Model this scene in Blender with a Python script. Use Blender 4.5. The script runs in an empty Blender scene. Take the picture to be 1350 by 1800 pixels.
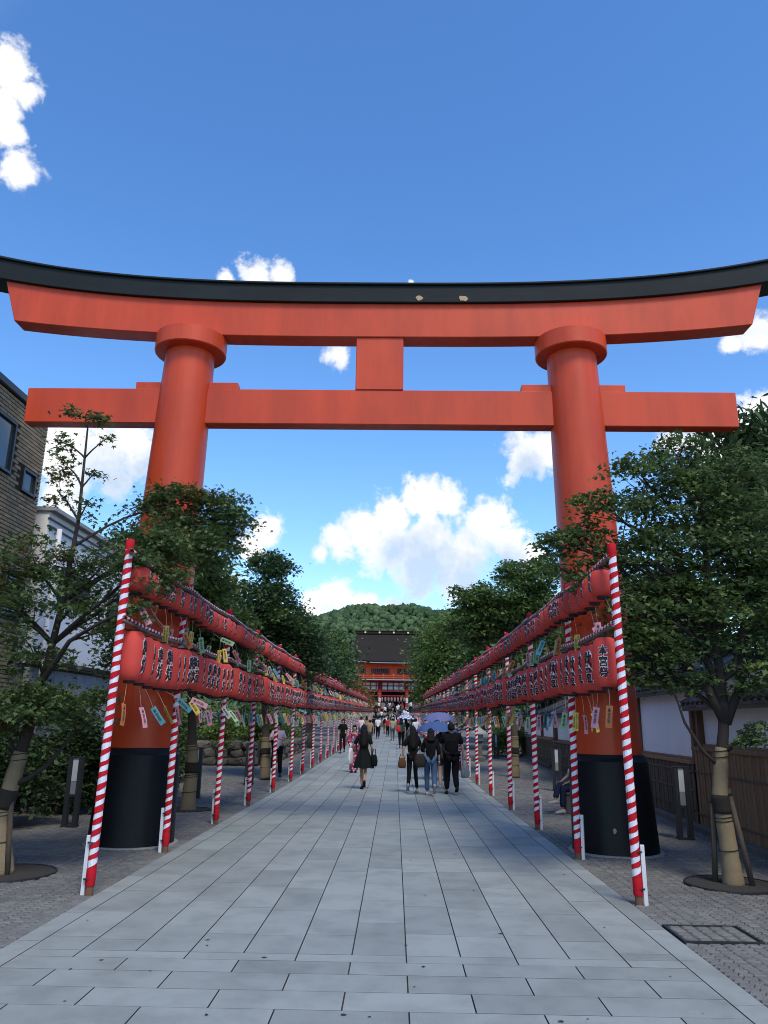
import bpy, bmesh, math, random
import numpy as np
from mathutils import Vector, Matrix, Euler

R = math.radians
PI = math.pi
SC = bpy.context.scene
COL = SC.collection

# ------------------------------------------------------------------ camera
cam_data = bpy.data.cameras.new('camera')
cam_data.sensor_fit = 'HORIZONTAL'
cam_data.sensor_width = 36.0
cam_data.lens = 36.0
cam_data.clip_start = 0.05
cam_data.clip_end = 6000.0
cam = bpy.data.objects.new('camera', cam_data)
COL.objects.link(cam)
cam.matrix_world = (Matrix.Translation((0.31, 0.0, 1.70)) @ Matrix.Rotation(R(1.0), 4, 'Z')
                    @ Matrix.Rotation(R(105.35), 4, 'X') @ Matrix.Rotation(R(0.8), 4, 'Z'))
SC.camera = cam
SC.render.resolution_x, SC.render.resolution_y = 768, 1024

# ------------------------------------------------------------------ render settings
SC.view_settings.view_transform = 'Standard'
SC.view_settings.look = 'None'
SC.view_settings.gamma = 1.0
SC.view_settings.exposure = 0.88
SC.view_settings.use_curve_mapping = False
SC.cycles.max_bounces = 6
SC.cycles.diffuse_bounces = 3
SC.cycles.glossy_bounces = 3
SC.cycles.transmission_bounces = 3
SC.cycles.transparent_max_bounces = 6
SC.cycles.use_denoising = True
SC.cycles.filter_width = 1.0
SC.cycles.caustics_reflective = False
SC.cycles.caustics_refractive = False

# ------------------------------------------------------------------ sky and sun
SUN_EL, SUN_AZ = 54.0, 158.0       # azimuth measured clockwise from the path direction (+Y)
SKY_STRENGTH = 0.14
CLOUD_STRENGTH = 0.61
SUN_STRENGTH = 1.5
world = bpy.data.worlds.new('World')
SC.world = world
world.use_nodes = True
wn, wl = world.node_tree.nodes, world.node_tree.links
wn.clear()
def wmath(op, a, b=None, c=None, clamp=False):
    n = wn.new('ShaderNodeMath'); n.operation = op; n.use_clamp = clamp
    for i, x in enumerate((a, b, c)):
        if x is None: continue
        if isinstance(x, (int, float)): n.inputs[i].default_value = x
        else: wl.new(x, n.inputs[i])
    return n.outputs[0]
sky = wn.new('ShaderNodeTexSky')
sky.sky_type = 'NISHITA'
sky.sun_disc = False
sky.sun_elevation = R(SUN_EL)
sky.sun_rotation = R(SUN_AZ)
sky.altitude = 50
sky.air_density = 1.0
sky.dust_density = 0.2
sky.ozone_density = 3.0
geo = wn.new('ShaderNodeTexCoord')
D = geo.outputs['Generated']
def wnoise(scale, detail, rough, dist=0.0):
    n = wn.new('ShaderNodeTexNoise'); n.inputs['Scale'].default_value = scale
    n.inputs['Detail'].default_value = detail; n.inputs['Roughness'].default_value = rough
    n.inputs['Distortion'].default_value = dist
    wl.new(D, n.inputs['Vector']); return n
# cumulus clouds: centres as directions on the sky sphere and angular radii
BLOBS=[(0.035,0.961,0.276,0.0355),(0.064,0.959,0.276,0.0295),(-0.006,0.967,0.254,0.0356),(-0.043,0.969,0.243,0.0341),(-0.076,0.972,0.224,0.0266),(-0.097,0.973,0.211,0.0147),(0.112,0.963,0.246,0.0338),(0.141,0.963,0.228,0.0278),(0.090,0.972,0.218,0.0456),(0.046,0.973,0.226,0.0591),(-0.005,0.976,0.218,0.0444),(0.025,0.982,0.190,0.0428),(0.072,0.980,0.186,0.0353),(0.173,0.962,0.210,0.0247),(-0.078,0.986,0.150,0.0279),(-0.041,0.989,0.140,0.0250),(-0.004,0.991,0.137,0.0220),(-0.096,0.986,0.133,0.0293),(-0.165,0.957,0.239,0.0220),(-0.187,0.959,0.213,0.0175),(-0.214,0.963,0.161,0.0217),(-0.357,0.881,0.311,0.0431),(-0.319,0.894,0.315,0.0352),(-0.396,0.870,0.295,0.0424),(-0.348,0.895,0.279,0.0279),(-0.405,0.877,0.258,0.0341),(-0.405,0.644,0.649,0.0260),(-0.398,0.659,0.638,0.0170),(-0.421,0.679,0.602,0.0180),(-0.415,0.704,0.576,0.0240),(-0.419,0.661,0.622,0.0190),(-0.176,0.833,0.525,0.0252),(-0.147,0.835,0.530,0.0183),(-0.210,0.827,0.522,0.0111),(-0.080,0.889,0.450,0.0203),(0.411,0.802,0.434,0.0261),(0.390,0.815,0.430,0.0132),(0.421,0.840,0.341,0.0384),(0.374,0.867,0.330,0.0306),(0.333,0.882,0.333,0.0207),(0.164,0.928,0.334,0.0363),(0.185,0.922,0.341,0.0289),(0.015,0.848,0.530,0.0050),(-0.395,0.862,0.318,0.040),(-0.330,0.885,0.330,0.036)]
GREYS=[(-0.078,0.989,0.128,0.030),(0.30,0.90,0.30,0.05),(-0.300,0.905,0.295,0.035),(0.140,0.970,0.195,0.030),(0.036,0.982,0.186,0.0553),(-0.005,0.977,0.211,0.0296),(0.098,0.979,0.179,0.0367),(-0.354,0.893,0.278,0.0418),(0.168,0.934,0.315,0.0218)]
def blob_field(blobs, grow=1.0):
    cur = None
    for x, y, z, r in blobs:
        d = wn.new('ShaderNodeVectorMath'); d.operation = 'DISTANCE'
        wl.new(D, d.inputs[0]); d.inputs[1].default_value = (x, y, z)
        f = wmath('MULTIPLY_ADD', d.outputs['Value'], -1.0 / (r*grow), 1.0)
        cur = f if cur is None else wmath('MAXIMUM', cur, f)
    return cur
n_edge = wnoise(24.0, 10.0, 0.64, 0.25)
n_lump = wnoise(11.0, 3.0, 0.55, 0.3)
n_fine = wnoise(75.0, 6.0, 0.62, 0.4)
n_wide = wnoise(3.1, 7.0, 0.56)
field = blob_field(BLOBS, 1.15)
field = wmath('MAXIMUM', field, -1.0)
edge = wmath('MULTIPLY_ADD', n_edge.outputs['Fac'], 4.6, -2.30)
lump = wmath('MULTIPLY_ADD', n_lump.outputs['Fac'], 1.6, -0.80)
fine_edge = wmath('MULTIPLY_ADD', n_fine.outputs['Fac'], 1.8, -0.90)
dens = wmath('ADD', wmath('ADD', wmath('ADD', wmath('MULTIPLY', field, 2.3), edge), lump), fine_edge)
mr = wn.new('ShaderNodeMapRange'); mr.interpolation_type = 'SMOOTHSTEP'
mr.inputs['From Min'].default_value = -0.05; mr.inputs['From Max'].default_value = 1.30
wl.new(dens, mr.inputs['Value'])
# scattered cumulus over the rest of the sky
vd = wn.new('ShaderNodeVectorMath'); vd.operation = 'DISTANCE'
wl.new(D, vd.inputs[0]); vd.inputs[1].default_value = (-0.02, 0.96, 0.26)
away = wn.new('ShaderNodeMapRange'); away.inputs['From Min'].default_value = 0.66; away.inputs['From Max'].default_value = 1.30
wl.new(vd.outputs['Value'], away.inputs['Value'])
wide = wn.new('ShaderNodeMapRange'); wide.interpolation_type = 'SMOOTHSTEP'
wide.inputs['From Min'].default_value = 0.54; wide.inputs['From Max'].default_value = 0.64
wl.new(n_wide.outputs['Fac'], wide.inputs['Value'])
alpha = wmath('MAXIMUM', mr.outputs['Result'], wmath('MULTIPLY', wide.outputs['Result'], away.outputs['Result']))
# cloud shade: grey bases, white billows
gf = wmath('ADD', blob_field(GREYS, 1.25), wmath('MULTIPLY_ADD', n_edge.outputs['Fac'], 1.8, -0.9))
grey = wmath('MULTIPLY', wmath('MAXIMUM', gf, 0.0), 1.0, clamp=True)
alpha = wmath('MULTIPLY', alpha, wmath('MULTIPLY_ADD', grey, -0.22, 1.0))
shade = wmath('ADD', grey, wmath('MULTIPLY_ADD', n_fine.outputs['Fac'], 0.6, -0.30))
shade = wmath('ADD', shade, wmath('MULTIPLY_ADD', n_lump.outputs['Fac'], -2.0, 1.08), clamp=True)
cc = wn.new('ShaderNodeMix'); cc.data_type = 'RGBA'
wl.new(shade, cc.inputs[0])
cc.inputs[6].default_value = (1.0, 1.0, 1.0, 1); cc.inputs[7].default_value = (0.58, 0.67, 0.78, 1)
bg_sky = wn.new('ShaderNodeBackground'); bg_sky.inputs['Strength'].default_value = SKY_STRENGTH
hs = wn.new('ShaderNodeHueSaturation'); hs.inputs['Saturation'].default_value = 1.22; hs.inputs['Hue'].default_value = 0.504     # the camera's vivid blue
wl.new(sky.outputs['Color'], hs.inputs['Color']); wl.new(hs.outputs[0], bg_sky.inputs['Color'])
bg_cl = wn.new('ShaderNodeBackground'); bg_cl.inputs['Strength'].default_value = CLOUD_STRENGTH
wl.new(cc.outputs[2], bg_cl.inputs['Color'])
mx = wn.new('ShaderNodeMixShader')
wl.new(alpha, mx.inputs[0]); wl.new(bg_sky.outputs[0], mx.inputs[1]); wl.new(bg_cl.outputs[0], mx.inputs[2])
wo = wn.new('ShaderNodeOutputWorld'); wl.new(mx.outputs[0], wo.inputs['Surface'])
world.cycles.sampling_method = 'MANUAL'
world.cycles.sample_map_resolution = 512

sun_data = bpy.data.lights.new('sun', 'SUN')
sun_data.energy = SUN_STRENGTH
sun_data.angle = R(18.0)            # veiled by thin cloud: soft-edged shade
sun_data.color = (1.0, 0.90, 0.74)
sun = bpy.data.objects.new('sun', sun_data)
COL.objects.link(sun)
_a = R(SUN_AZ)
sun_dir = Vector((math.sin(_a) * math.cos(R(SUN_EL)), math.cos(_a) * math.cos(R(SUN_EL)), math.sin(R(SUN_EL))))
sun.rotation_euler = (-sun_dir).to_track_quat('-Z', 'Y').to_euler()
sun.location = (20, -20, 60)

# ------------------------------------------------------------------ helpers
SCRATCH = bpy.data.scenes.new('scratch')          # where curves and skeletons are turned into meshes
def evaluated_mesh(o):
    SCRATCH.collection.objects.link(o)
    with bpy.context.temp_override(scene=SCRATCH, view_layer=SCRATCH.view_layers[0]):
        dg = bpy.context.evaluated_depsgraph_get()
    dg.update()
    me = bpy.data.meshes.new_from_object(o.evaluated_get(dg), depsgraph=dg)
    SCRATCH.collection.objects.unlink(o)
    return me
def gz(y):
    """height of the gently rising approach at distance y"""
    t = y - 20.0
    return 0.0 if t < 0 else 0.0125 * t * t / (t + 6.0)

class MB:
    """collects geometry and links it as ONE mesh"""
    def __init__(self):
        self.v = []; self.f = []; self.m = []
    def add(self, vs, fs, mat=0, M=None):
        b = len(self.v)
        if M is not None: vs = [tuple(M @ Vector(p)) for p in vs]
        self.v += [tuple(p) for p in vs]
        for f in fs:
            self.f.append([i + b for i in f]); self.m.append(mat)
        return self
    def box(self, c, s, mat=0, rot=None, ch=0.0, M=None):
        x, y, z = (k / 2 for k in s)
        if ch <= 0:
            vs = [(-x,-y,-z),(x,-y,-z),(x,y,-z),(-x,y,-z),(-x,-y,z),(x,-y,z),(x,y,z),(-x,y,z)]
            fs = [(0,3,2,1),(4,5,6,7),(0,1,5,4),(1,2,6,5),(2,3,7,6),(3,0,4,7)]
        else:
            bm = bmesh.new(); bmesh.ops.create_cube(bm, size=1.0)
            for v in bm.verts: v.co = Vector((v.co.x*s[0], v.co.y*s[1], v.co.z*s[2]))
            bmesh.ops.bevel(bm, geom=bm.edges[:], offset=ch, segments=1, affect='EDGES')
            bm.verts.index_update()
            vs = [tuple(v.co) for v in bm.verts]; fs = [[v.index for v in f.verts] for f in bm.faces]; bm.free()
        T = Matrix.Translation(c)
        if rot is not None: T = T @ Euler(rot).to_matrix().to_4x4()
        if M is not None: T = M @ T
        return self.add(vs, fs, mat, T)
    def tube(self, pts, rads, n=8, mat=0, cap=True, flat=1.0):
        pts = [Vector(p) for p in pts]
        if isinstance(rads, (int, float)): rads = [rads] * len(pts)
        vs = []; fs = []
        ref = None
        for i, p in enumerate(pts):
            d = (pts[min(i+1, len(pts)-1)] - pts[max(i-1, 0)])
            d = d.normalized() if d.length > 1e-9 else Vector((0,0,1))
            if ref is None: ref = Vector((1,0,0)) if abs(d.x) < .9 else Vector((0,1,0))
            a = (ref - d * ref.dot(d)).normalized(); b = d.cross(a); ref = a
            for k in range(n):
                t = 2*PI*k/n
                vs.append(p + a*(math.cos(t)*rads[i]) + b*(math.sin(t)*rads[i]*flat))
        for i in range(len(pts)-1):
            for k in range(n):
                k2 = (k+1) % n
                fs.append((i*n+k, i*n+k2, (i+1)*n+k2, (i+1)*n+k))
        if cap:
            fs.append(tuple(range(n-1, -1, -1))); fs.append(tuple((len(pts)-1)*n+k for k in range(n)))
        return self.add(vs, fs, mat)
    def lathe(self, prof, n=16, mat=0, c=(0,0,0), sy=1.0, cap=True):
        vs = []; fs = []
        for r, z in prof:
            for k in range(n):
                t = 2*PI*k/n
                vs.append((c[0]+r*math.cos(t), c[1]+r*sy*math.sin(t), c[2]+z))
        for i in range(len(prof)-1):
            for k in range(n):
                k2 = (k+1) % n
                fs.append((i*n+k, i*n+k2, (i+1)*n+k2, (i+1)*n+k))
        if cap:
            fs.append(tuple(range(n-1, -1, -1))); fs.append(tuple((len(prof)-1)*n+k for k in range(n)))
        return self.add(vs, fs, mat)
    def rings(self, rings, mat=0, cap=True, closed=True):
        n = len(rings[0]); vs = [p for r in rings for p in r]; fs = []
        for i in range(len(rings)-1):
            for k in range(n if closed else n-1):
                k2 = (k+1) % n
                fs.append((i*n+k, i*n+k2, (i+1)*n+k2, (i+1)*n+k))
        if cap and closed:
            fs.append(tuple(range(n-1, -1, -1))); fs.append(tuple((len(rings)-1)*n+k for k in range(n)))
        return self.add(vs, fs, mat)
    def ball(self, c, r, n=10, m=7, mat=0):
        if isinstance(r, (int, float)): r = (r, r, r)
        rs = []
        for i in range(m+1):
            ph = -PI/2 + PI*i/m
            k = max(math.cos(ph), 0.02)
            rs.append([(c[0]+r[0]*k*math.cos(2*PI*j/n), c[1]+r[1]*k*math.sin(2*PI*j/n), c[2]+r[2]*math.sin(ph)) for j in range(n)])
        return self.rings(rs, mat)
    def mesh(self, name, mats, smooth=False):
        me = bpy.data.meshes.new(name)
        me.from_pydata(self.v, [], self.f)
        for m in (mats if isinstance(mats, (list, tuple)) else [mats]): me.materials.append(m)
        me.polygons.foreach_set('material_index', self.m)
        if smooth: me.polygons.foreach_set('use_smooth', [True]*len(self.f))
        me.update()
        return me

def link(name, me, parent=None, loc=None, rot=None, scale=None):
    o = bpy.data.objects.new(name, me); COL.objects.link(o)
    if parent is not None: o.parent = parent
    if loc is not None: o.location = loc
    if rot is not None: o.rotation_euler = rot
    if scale is not None: o.scale = scale
    return o
def tag(o, label=None, cat=None, group=None, kind=None):
    if label: o['label'] = label
    if cat: o['category'] = cat
    if group: o['group'] = group
    if kind: o['kind'] = kind
    return o
def thing(name, label, cat, loc=(0,0,0), rz=0.0, group=None):
    o = bpy.data.objects.new(name, None); COL.objects.link(o)
    o.empty_display_size = 0.1
    o.location = loc; o.rotation_euler = (0,0,rz)
    return tag(o, label, cat, group)
def auto_smooth(me, ang=35):
    me.polygons.foreach_set('use_smooth', [True]*len(me.polygons))
    try: me.set_sharp_from_angle(angle=R(ang))
    except Exception: pass
    return me
ORD = ['first','second','third','fourth','fifth','sixth','seventh','eighth','ninth','tenth','eleventh','twelfth','thirteenth','fourteenth','fifteenth','sixteenth','seventeenth','eighteenth','nineteenth','twentieth',
 'twenty-first','twenty-second','twenty-third','twenty-fourth','twenty-fifth','twenty-sixth','twenty-seventh','twenty-eighth','twenty-ninth','thirtieth','thirty-first','thirty-second','thirty-third','thirty-fourth','thirty-fifth','thirty-sixth','thirty-seventh','thirty-eighth','thirty-ninth','fortieth']

# ------------------------------------------------------------------ materials
def mat(name, col, rough=0.6, var=0.12, scale=6.0, bump=0.0, bscale=60.0, spec=0.4, rnd=0.0, island=0.0,
        metal=0.0, coat=0.0, trans=0.0, stain=0.0, sscale=1.2, stretch=None, speck=0.0, emit=0.0, hue=0.0, streak=0.0, world_pos=False):
    m = bpy.data.materials.new(name); m.use_nodes = True
    nt = m.node_tree; N, L = nt.nodes, nt.links
    b = N['Principled BSDF']
    def mth(op, x, y):
        n = N.new('ShaderNodeMath'); n.operation = op
        for i, q in enumerate((x, y)):
            if isinstance(q, (int, float)): n.inputs[i].default_value = q
            else: L.new(q, n.inputs[i])
        return n.outputs[0]
    tc = N.new('ShaderNodeTexCoord'); vec = tc.outputs['Object']
    if world_pos:                                     # copies of one piece must not repeat their grain
        vec = N.new('ShaderNodeNewGeometry').outputs['Position']
    if stretch:
        mp = N.new('ShaderNodeMapping'); mp.inputs['Scale'].default_value = stretch
        L.new(vec, mp.inputs['Vector']); vec = mp.outputs[0]
    def noise(s, d=4.0, r=0.55):
        n = N.new('ShaderNodeTexNoise'); n.inputs['Scale'].default_value = s
        n.inputs['Detail'].default_value = d; n.inputs['Roughness'].default_value = r
        L.new(vec, n.inputs['Vector']); return n.outputs['Fac']
    fac = mth('MULTIPLY_ADD', noise(scale), 2*var); N[-1].inputs[2].default_value = 1.0 - var
    if stain:
        mr = N.new('ShaderNodeMapRange'); mr.inputs['From Min'].default_value = 0.42; mr.inputs['From Max'].default_value = 0.68
        mr.inputs['To Min'].default_value = 1.0; mr.inputs['To Max'].default_value = 1.0 - stain
        L.new(noise(sscale, 6.0, 0.65), mr.inputs['Value']); fac = mth('MULTIPLY', fac, mr.outputs[0])
    if streak:
        mp2 = N.new('ShaderNodeMapping'); mp2.inputs['Scale'].default_value = (7.0, 7.0, 0.35); L.new(tc.outputs['Object'], mp2.inputs['Vector'])
        ns = N.new('ShaderNodeTexNoise'); ns.inputs['Scale'].default_value = 1.0; ns.inputs['Detail'].default_value = 6.0; L.new(mp2.outputs[0], ns.inputs['Vector'])
        ms_ = N.new('ShaderNodeMapRange'); ms_.inputs['From Min'].default_value = 0.45; ms_.inputs['From Max'].default_value = 0.72; ms_.inputs['To Min'].default_value = 1.0; ms_.inputs['To Max'].default_value = 1.0-streak
        L.new(ns.outputs['Fac'], ms_.inputs['Value']); fac = mth('MULTIPLY', fac, ms_.outputs[0])
        rr_ = N.new('ShaderNodeMapRange'); rr_.inputs['To Min'].default_value = rough-0.14; rr_.inputs['To Max'].default_value = rough+0.22; L.new(ns.outputs['Fac'], rr_.inputs['Value']); L.new(rr_.outputs[0], b.inputs['Roughness'])
    if speck:
        w = N.new('ShaderNodeTexNoise'); w.inputs['Scale'].default_value = 120.0; w.inputs['Detail'].default_value = 4.0
        L.new(vec, w.inputs['Vector'])
        fac = mth('MULTIPLY', fac, mth('ADD', mth('MULTIPLY', w.outputs['Fac'], 2*speck), 1.0 - speck))
    if rnd:
        oi = N.new('ShaderNodeObjectInfo')
        fac = mth('MULTIPLY', fac, mth('ADD', mth('MULTIPLY', oi.outputs['Random'], 2*rnd), 1.0 - rnd))
    if island:
        g = N.new('ShaderNodeNewGeometry')
        fac = mth('MULTIPLY', fac, mth('ADD', mth('MULTIPLY', g.outputs['Random Per Island'], 2*island), 1.0 - island))
    c = N.new('ShaderNodeMix'); c.data_type = 'RGBA'; c.blend_type = 'MULTIPLY'; c.inputs[0].default_value = 1.0
    c.inputs[6].default_value = (*col, 1)
    cb = N.new('ShaderNodeCombineColor'); 
    for i in range(3): L.new(fac, cb.inputs[i])
    L.new(cb.outputs[0], c.inputs[7])
    out = c.outputs[2]
    if hue:
        g = N.new('ShaderNodeNewGeometry'); h = N.new('ShaderNodeHueSaturation')
        L.new(mth('ADD', mth('MULTIPLY', g.outputs['Random Per Island'], -hue), 0.5 + hue*0.25), h.inputs['Hue'])
        L.new(out, h.inputs['Color']); out = h.outputs[0]
    L.new(out, b.inputs['Base Color'])
    b.inputs['Roughness'].default_value = rough
    b.inputs['Specular IOR Level'].default_value = spec
    b.inputs['Metallic'].default_value = metal
    b.inputs['Coat Weight'].default_value = coat
    b.inputs['Coat Roughness'].default_value = 0.15
    if bump:
        bp = N.new('ShaderNodeBump'); bp.inputs['Strength'].default_value = bump; bp.inputs['Distance'].default_value = 0.02
        L.new(noise(bscale, 5.0, 0.6), bp.inputs['Height']); L.new(bp.outputs[0], b.inputs['Normal'])
    if trans:
        t = N.new('ShaderNodeBsdfTranslucent'); L.new(out, t.inputs['Color'])
        ms = N.new('ShaderNodeMixShader'); ms.inputs[0].default_value = trans
        L.new(b.outputs[0], ms.inputs[1]); L.new(t.outputs[0], ms.inputs[2])
        L.new(ms.outputs[0], N['Material Output'].inputs['Surface'])
    return m

MT = {}
MT['vermilion'] = mat('vermilion_paint', (0.58, 0.066, 0.018), rough=0.40, streak=0.09, var=0.09, scale=1.6, stain=0.24, sscale=1.3, bump=0.06, bscale=14, spec=0.30, coat=0.15, stretch=(1, 1, 0.28))
MT['black_paint'] = mat('black_paint', (0.006, 0.007, 0.009), rough=0.45, var=0.3, scale=3, bump=0.08, bscale=20, spec=0.22, stain=0.2)
MT['roof_black'] = mat('weathered_black_boards', (0.013, 0.019, 0.022), rough=0.7, var=0.3, scale=3, bump=0.15, bscale=30, spec=0.2, stain=0.4, stretch=(0.3, 1, 1))
MT['bare_wood'] = mat('bare_wood_chip', (0.42, 0.30, 0.18), rough=0.8)
MT['granite'] = mat('granite_slab', world_pos=True, col=(0.288, 0.318, 0.302), rough=0.62, var=0.06, scale=2.2, bump=0.10, bscale=180, spec=0.3, rnd=0.12, stain=0.26, sscale=2.2, speck=0.42)
MT['granite_far'] = mat('granite_slabs_far', world_pos=True, col=(0.288, 0.318, 0.302), rough=0.62, var=0.06, scale=0.8, spec=0.3, island=0.12, stain=0.24, sscale=0.5, speck=0.2)
MT['joint'] = mat('joint_mortar', (0.060, 0.061, 0.058), rough=0.95, var=0.3, scale=20)
MT['sett'] = mat('grey_sett', world_pos=True, col=(0.182, 0.182, 0.174), rough=0.9, var=0.25, scale=22, bump=0.7, bscale=70, rnd=0.13, speck=0.4, spec=0.2)
MT['sett_far'] = mat('grey_setts', world_pos=True, col=(0.182, 0.182, 0.174), rough=0.9, var=0.3, scale=14, bump=0.7, bscale=60, island=0.15, stain=0.32, sscale=0.7, speck=0.35, spec=0.2)
MT['sett_joint'] = mat('sandy_joint', (0.090, 0.086, 0.078), rough=1.0, var=0.3, scale=18, bump=0.5, bscale=120)
MT['wood'] = mat('aged_wood', (0.25, 0.145, 0.080), rough=0.75, var=0.3, scale=5, bump=0.25, bscale=30, stretch=(6, 6, 0.5), rnd=0.18)
MT['wood_dark'] = mat('dark_aged_wood', (0.115, 0.088, 0.062), rough=0.8, var=0.3, scale=5, bump=0.25, bscale=30, stretch=(6, 6, 0.5), rnd=0.22)
MT['wood_post'] = mat('weathered_post', (0.15, 0.080, 0.050), rough=0.8, var=0.3, scale=5, bump=0.2, bscale=30, stretch=(6, 6, 0.5))
MT['plaster'] = mat('white_plaster', (0.85, 0.85, 0.85), rough=0.85, var=0.05, scale=1.5, stain=0.10, sscale=0.8, bump=0.05, bscale=80)
MT['tile'] = mat('grey_roof_tile', (0.055, 0.056, 0.060), rough=0.55, var=0.2, scale=8, rnd=0.2, bump=0.1, bscale=50)
MT['stone'] = mat('rough_stone', (0.115, 0.108, 0.096), rough=0.95, var=0.3, scale=4, bump=0.6, bscale=18, rnd=0.25, stain=0.3)
MT['stone_pale'] = mat('pale_mortar', (.30,.29,.27), rough=.95, var=.3, scale=12, bump=.4, bscale=60)
MT['white_paint'] = mat('white_paint', (0.66, 0.67, 0.70), rough=0.5, var=0.06, scale=7, stain=0.12, sscale=4)
MT['red_cloth'] = mat('red_cloth', (0.48, 0.012, 0.022), rough=0.8, var=0.10, scale=9, bump=0.25, bscale=40, spec=0.15)
MT['white_cloth'] = mat('white_cloth', (0.74, 0.74, 0.82), rough=0.8, var=0.06, scale=9, bump=0.25, bscale=40, spec=0.15)
MT['iron'] = mat('dark_steel', (0.020, 0.022, 0.026), rough=0.45, var=0.2, scale=5, spec=0.5)
MT['glass_white'] = mat('frosted_lamp_panel', (0.45, 0.50, 0.56), rough=0.25, var=0.05, spec=0.5)
MT['glass_grey'] = mat('frosted_lamp_lower', (0.20, 0.23, 0.27), rough=0.25, var=0.05, spec=0.5)
MT['soil'] = mat('dark_gravel', (0.045, 0.042, 0.038), rough=1.0, var=0.4, scale=30, bump=0.8, bscale=90)
MT['ink'] = mat('black_ink', (0.012, 0.012, 0.014), rough=0.7, var=0.1)
MT['ink_edge'] = mat('white_ink', (0.80, 0.78, 0.80), rough=0.7, var=0.04)
# ================================================================== THE SETTING
random.seed(7)
rng = np.random.default_rng(7)
from bpy_extras.object_utils import world_to_camera_view
bpy.context.view_layer.update()
def in_view(p, m=0.03):
    q = world_to_camera_view(SC, cam, Vector(p))
    return q.z > 0 and -m < q.x < 1+m and -m < q.y < 1+m

# ground: one sheet from behind the camera to far beyond the hill
xs = [-900, -300, -120, -40, -16, -9, -6.5, -4, -2.6, 0, 2.6, 4, 6.5, 9, 16, 40, 120, 300, 900]
ys = [-120, -30, -5, 5, 12, 20, 23, 26, 30, 36, 44, 54, 66, 80, 96, 110, 117, 119, 140, 180, 260, 400, 700, 1200, 2500]
def ground_z(y): return gz(y) - 0.035 if y <= 117 else 3.15
vs = [(x, y, ground_z(y)) for y in ys for x in xs]
nx = len(xs)
fs = [(j*nx+i, j*nx+i+1, (j+1)*nx+i+1, (j+1)*nx+i) for j in range(len(ys)-1) for i in range(nx-1)]
gm = bpy.data.materials.new('small_sett_ground'); gm.use_nodes = True
N, L = gm.node_tree.nodes, gm.node_tree.links
b = N['Principled BSDF']; b.inputs['Roughness'].default_value = 0.95; b.inputs['Specular IOR Level'].default_value = 0.15
tc = N.new('ShaderNodeTexCoord')
vo = N.new('ShaderNodeTexVoronoi'); vo.inputs['Scale'].default_value = 9.0; L.new(tc.outputs['Object'], vo.inputs['Vector'])
ve = N.new('ShaderNodeTexVoronoi'); ve.feature = 'DISTANCE_TO_EDGE'; ve.inputs['Scale'].default_value = 9.0; L.new(tc.outputs['Object'], ve.inputs['Vector'])
no = N.new('ShaderNodeTexNoise'); no.inputs['Scale'].default_value = 0.55; no.inputs['Detail'].default_value = 8; L.new(tc.outputs['Object'], no.inputs['Vector'])
n2 = N.new('ShaderNodeTexNoise'); n2.inputs['Scale'].default_value = 45; n2.inputs['Detail'].default_value = 4; L.new(tc.outputs['Object'], n2.inputs['Vector'])
def gmath(op, a, c, d=None):
    n = N.new('ShaderNodeMath'); n.operation = op
    for i, q in enumerate((a, c, d)):
        if q is None: continue
        if isinstance(q, (int, float)): n.inputs[i].default_value = q
        else: L.new(q, n.inputs[i])
    return n.outputs[0]
sep = N.new('ShaderNodeSeparateColor'); L.new(vo.outputs['Color'], sep.inputs[0])
f1 = gmath('MULTIPLY_ADD', sep.outputs[0], 0.5, 0.75)
f2 = gmath('MULTIPLY', f1, gmath('MULTIPLY_ADD', no.outputs['Fac'], 0.7, 0.65))
f2 = gmath('MULTIPLY', f2, gmath('MULTIPLY_ADD', n2.outputs['Fac'], 0.8, 0.6))
je = N.new('ShaderNodeMapRange'); je.inputs['From Max'].default_value = 0.09; je.inputs['To Min'].default_value = 0.5
L.new(ve.outputs['Distance'], je.inputs['Value'])
f3 = gmath('MULTIPLY', f2, je.outputs[0])
cb = N.new('ShaderNodeCombineColor')
for i, k in enumerate((0.182, 0.182, 0.174)): L.new(gmath('MULTIPLY', f3, k), cb.inputs[i])
L.new(cb.outputs[0], b.inputs['Base Color'])
bp = N.new('ShaderNodeBump'); bp.inputs['Strength'].default_value = 0.6; bp.inputs['Distance'].default_value = 0.02
L.new(gmath('ADD', je.outputs[0], n2.outputs['Fac']), bp.inputs['Height']); L.new(bp.outputs[0], b.inputs['Normal'])
m = MB(); m.add(vs, fs)
ground = tag(link('ground', m.mesh('ground', gm)), kind='structure')

# the paved approach: mortar bed, then slabs
EDGE = 2.68
m = MB()
yy = [-1.0, 5, 12, 20, 23, 26, 30, 36, 44, 54, 66, 80, 96, 112]
for a, c in zip(yy[:-1], yy[1:]):
    m.add([(-EDGE, a, gz(a)-0.014), (EDGE, a, gz(a)-0.014), (EDGE, c, gz(c)-0.014), (-EDGE, c, gz(c)-0.014)], [(0,1,2,3)])
path = tag(link('stone_path', m.mesh('stone_path', MT['joint'])), kind='structure')
slabs = []                                  # x0, x1, y0, y1
G = 0.0038                                  # half of a longitudinal joint
cols = [-EDGE] + [0.4117*k for k in range(-6, 7)] + [EDGE]
for i in range(len(cols)-1):
    y = 6.5 if (i % 2) else 6.32
    end = 111.9; ln = 0.93
    if i in (0, len(cols)-2): ln = 0.93; y = 0.0
    first = True
    while y < end:
        l = ln * random.uniform(0.92, 1.08) * (random.uniform(0.35, 1.0) if first else 1.0)
        y2 = min(y + l, end); first = False
        slabs.append((cols[i]+G, cols[i+1]-G, y+0.0009, y2-0.0009)); y = y2
rows = [6.5, 6.32, 6.03, 5.67, 5.33] + [5.33-0.35*k for k in range(1, 16)]
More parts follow.
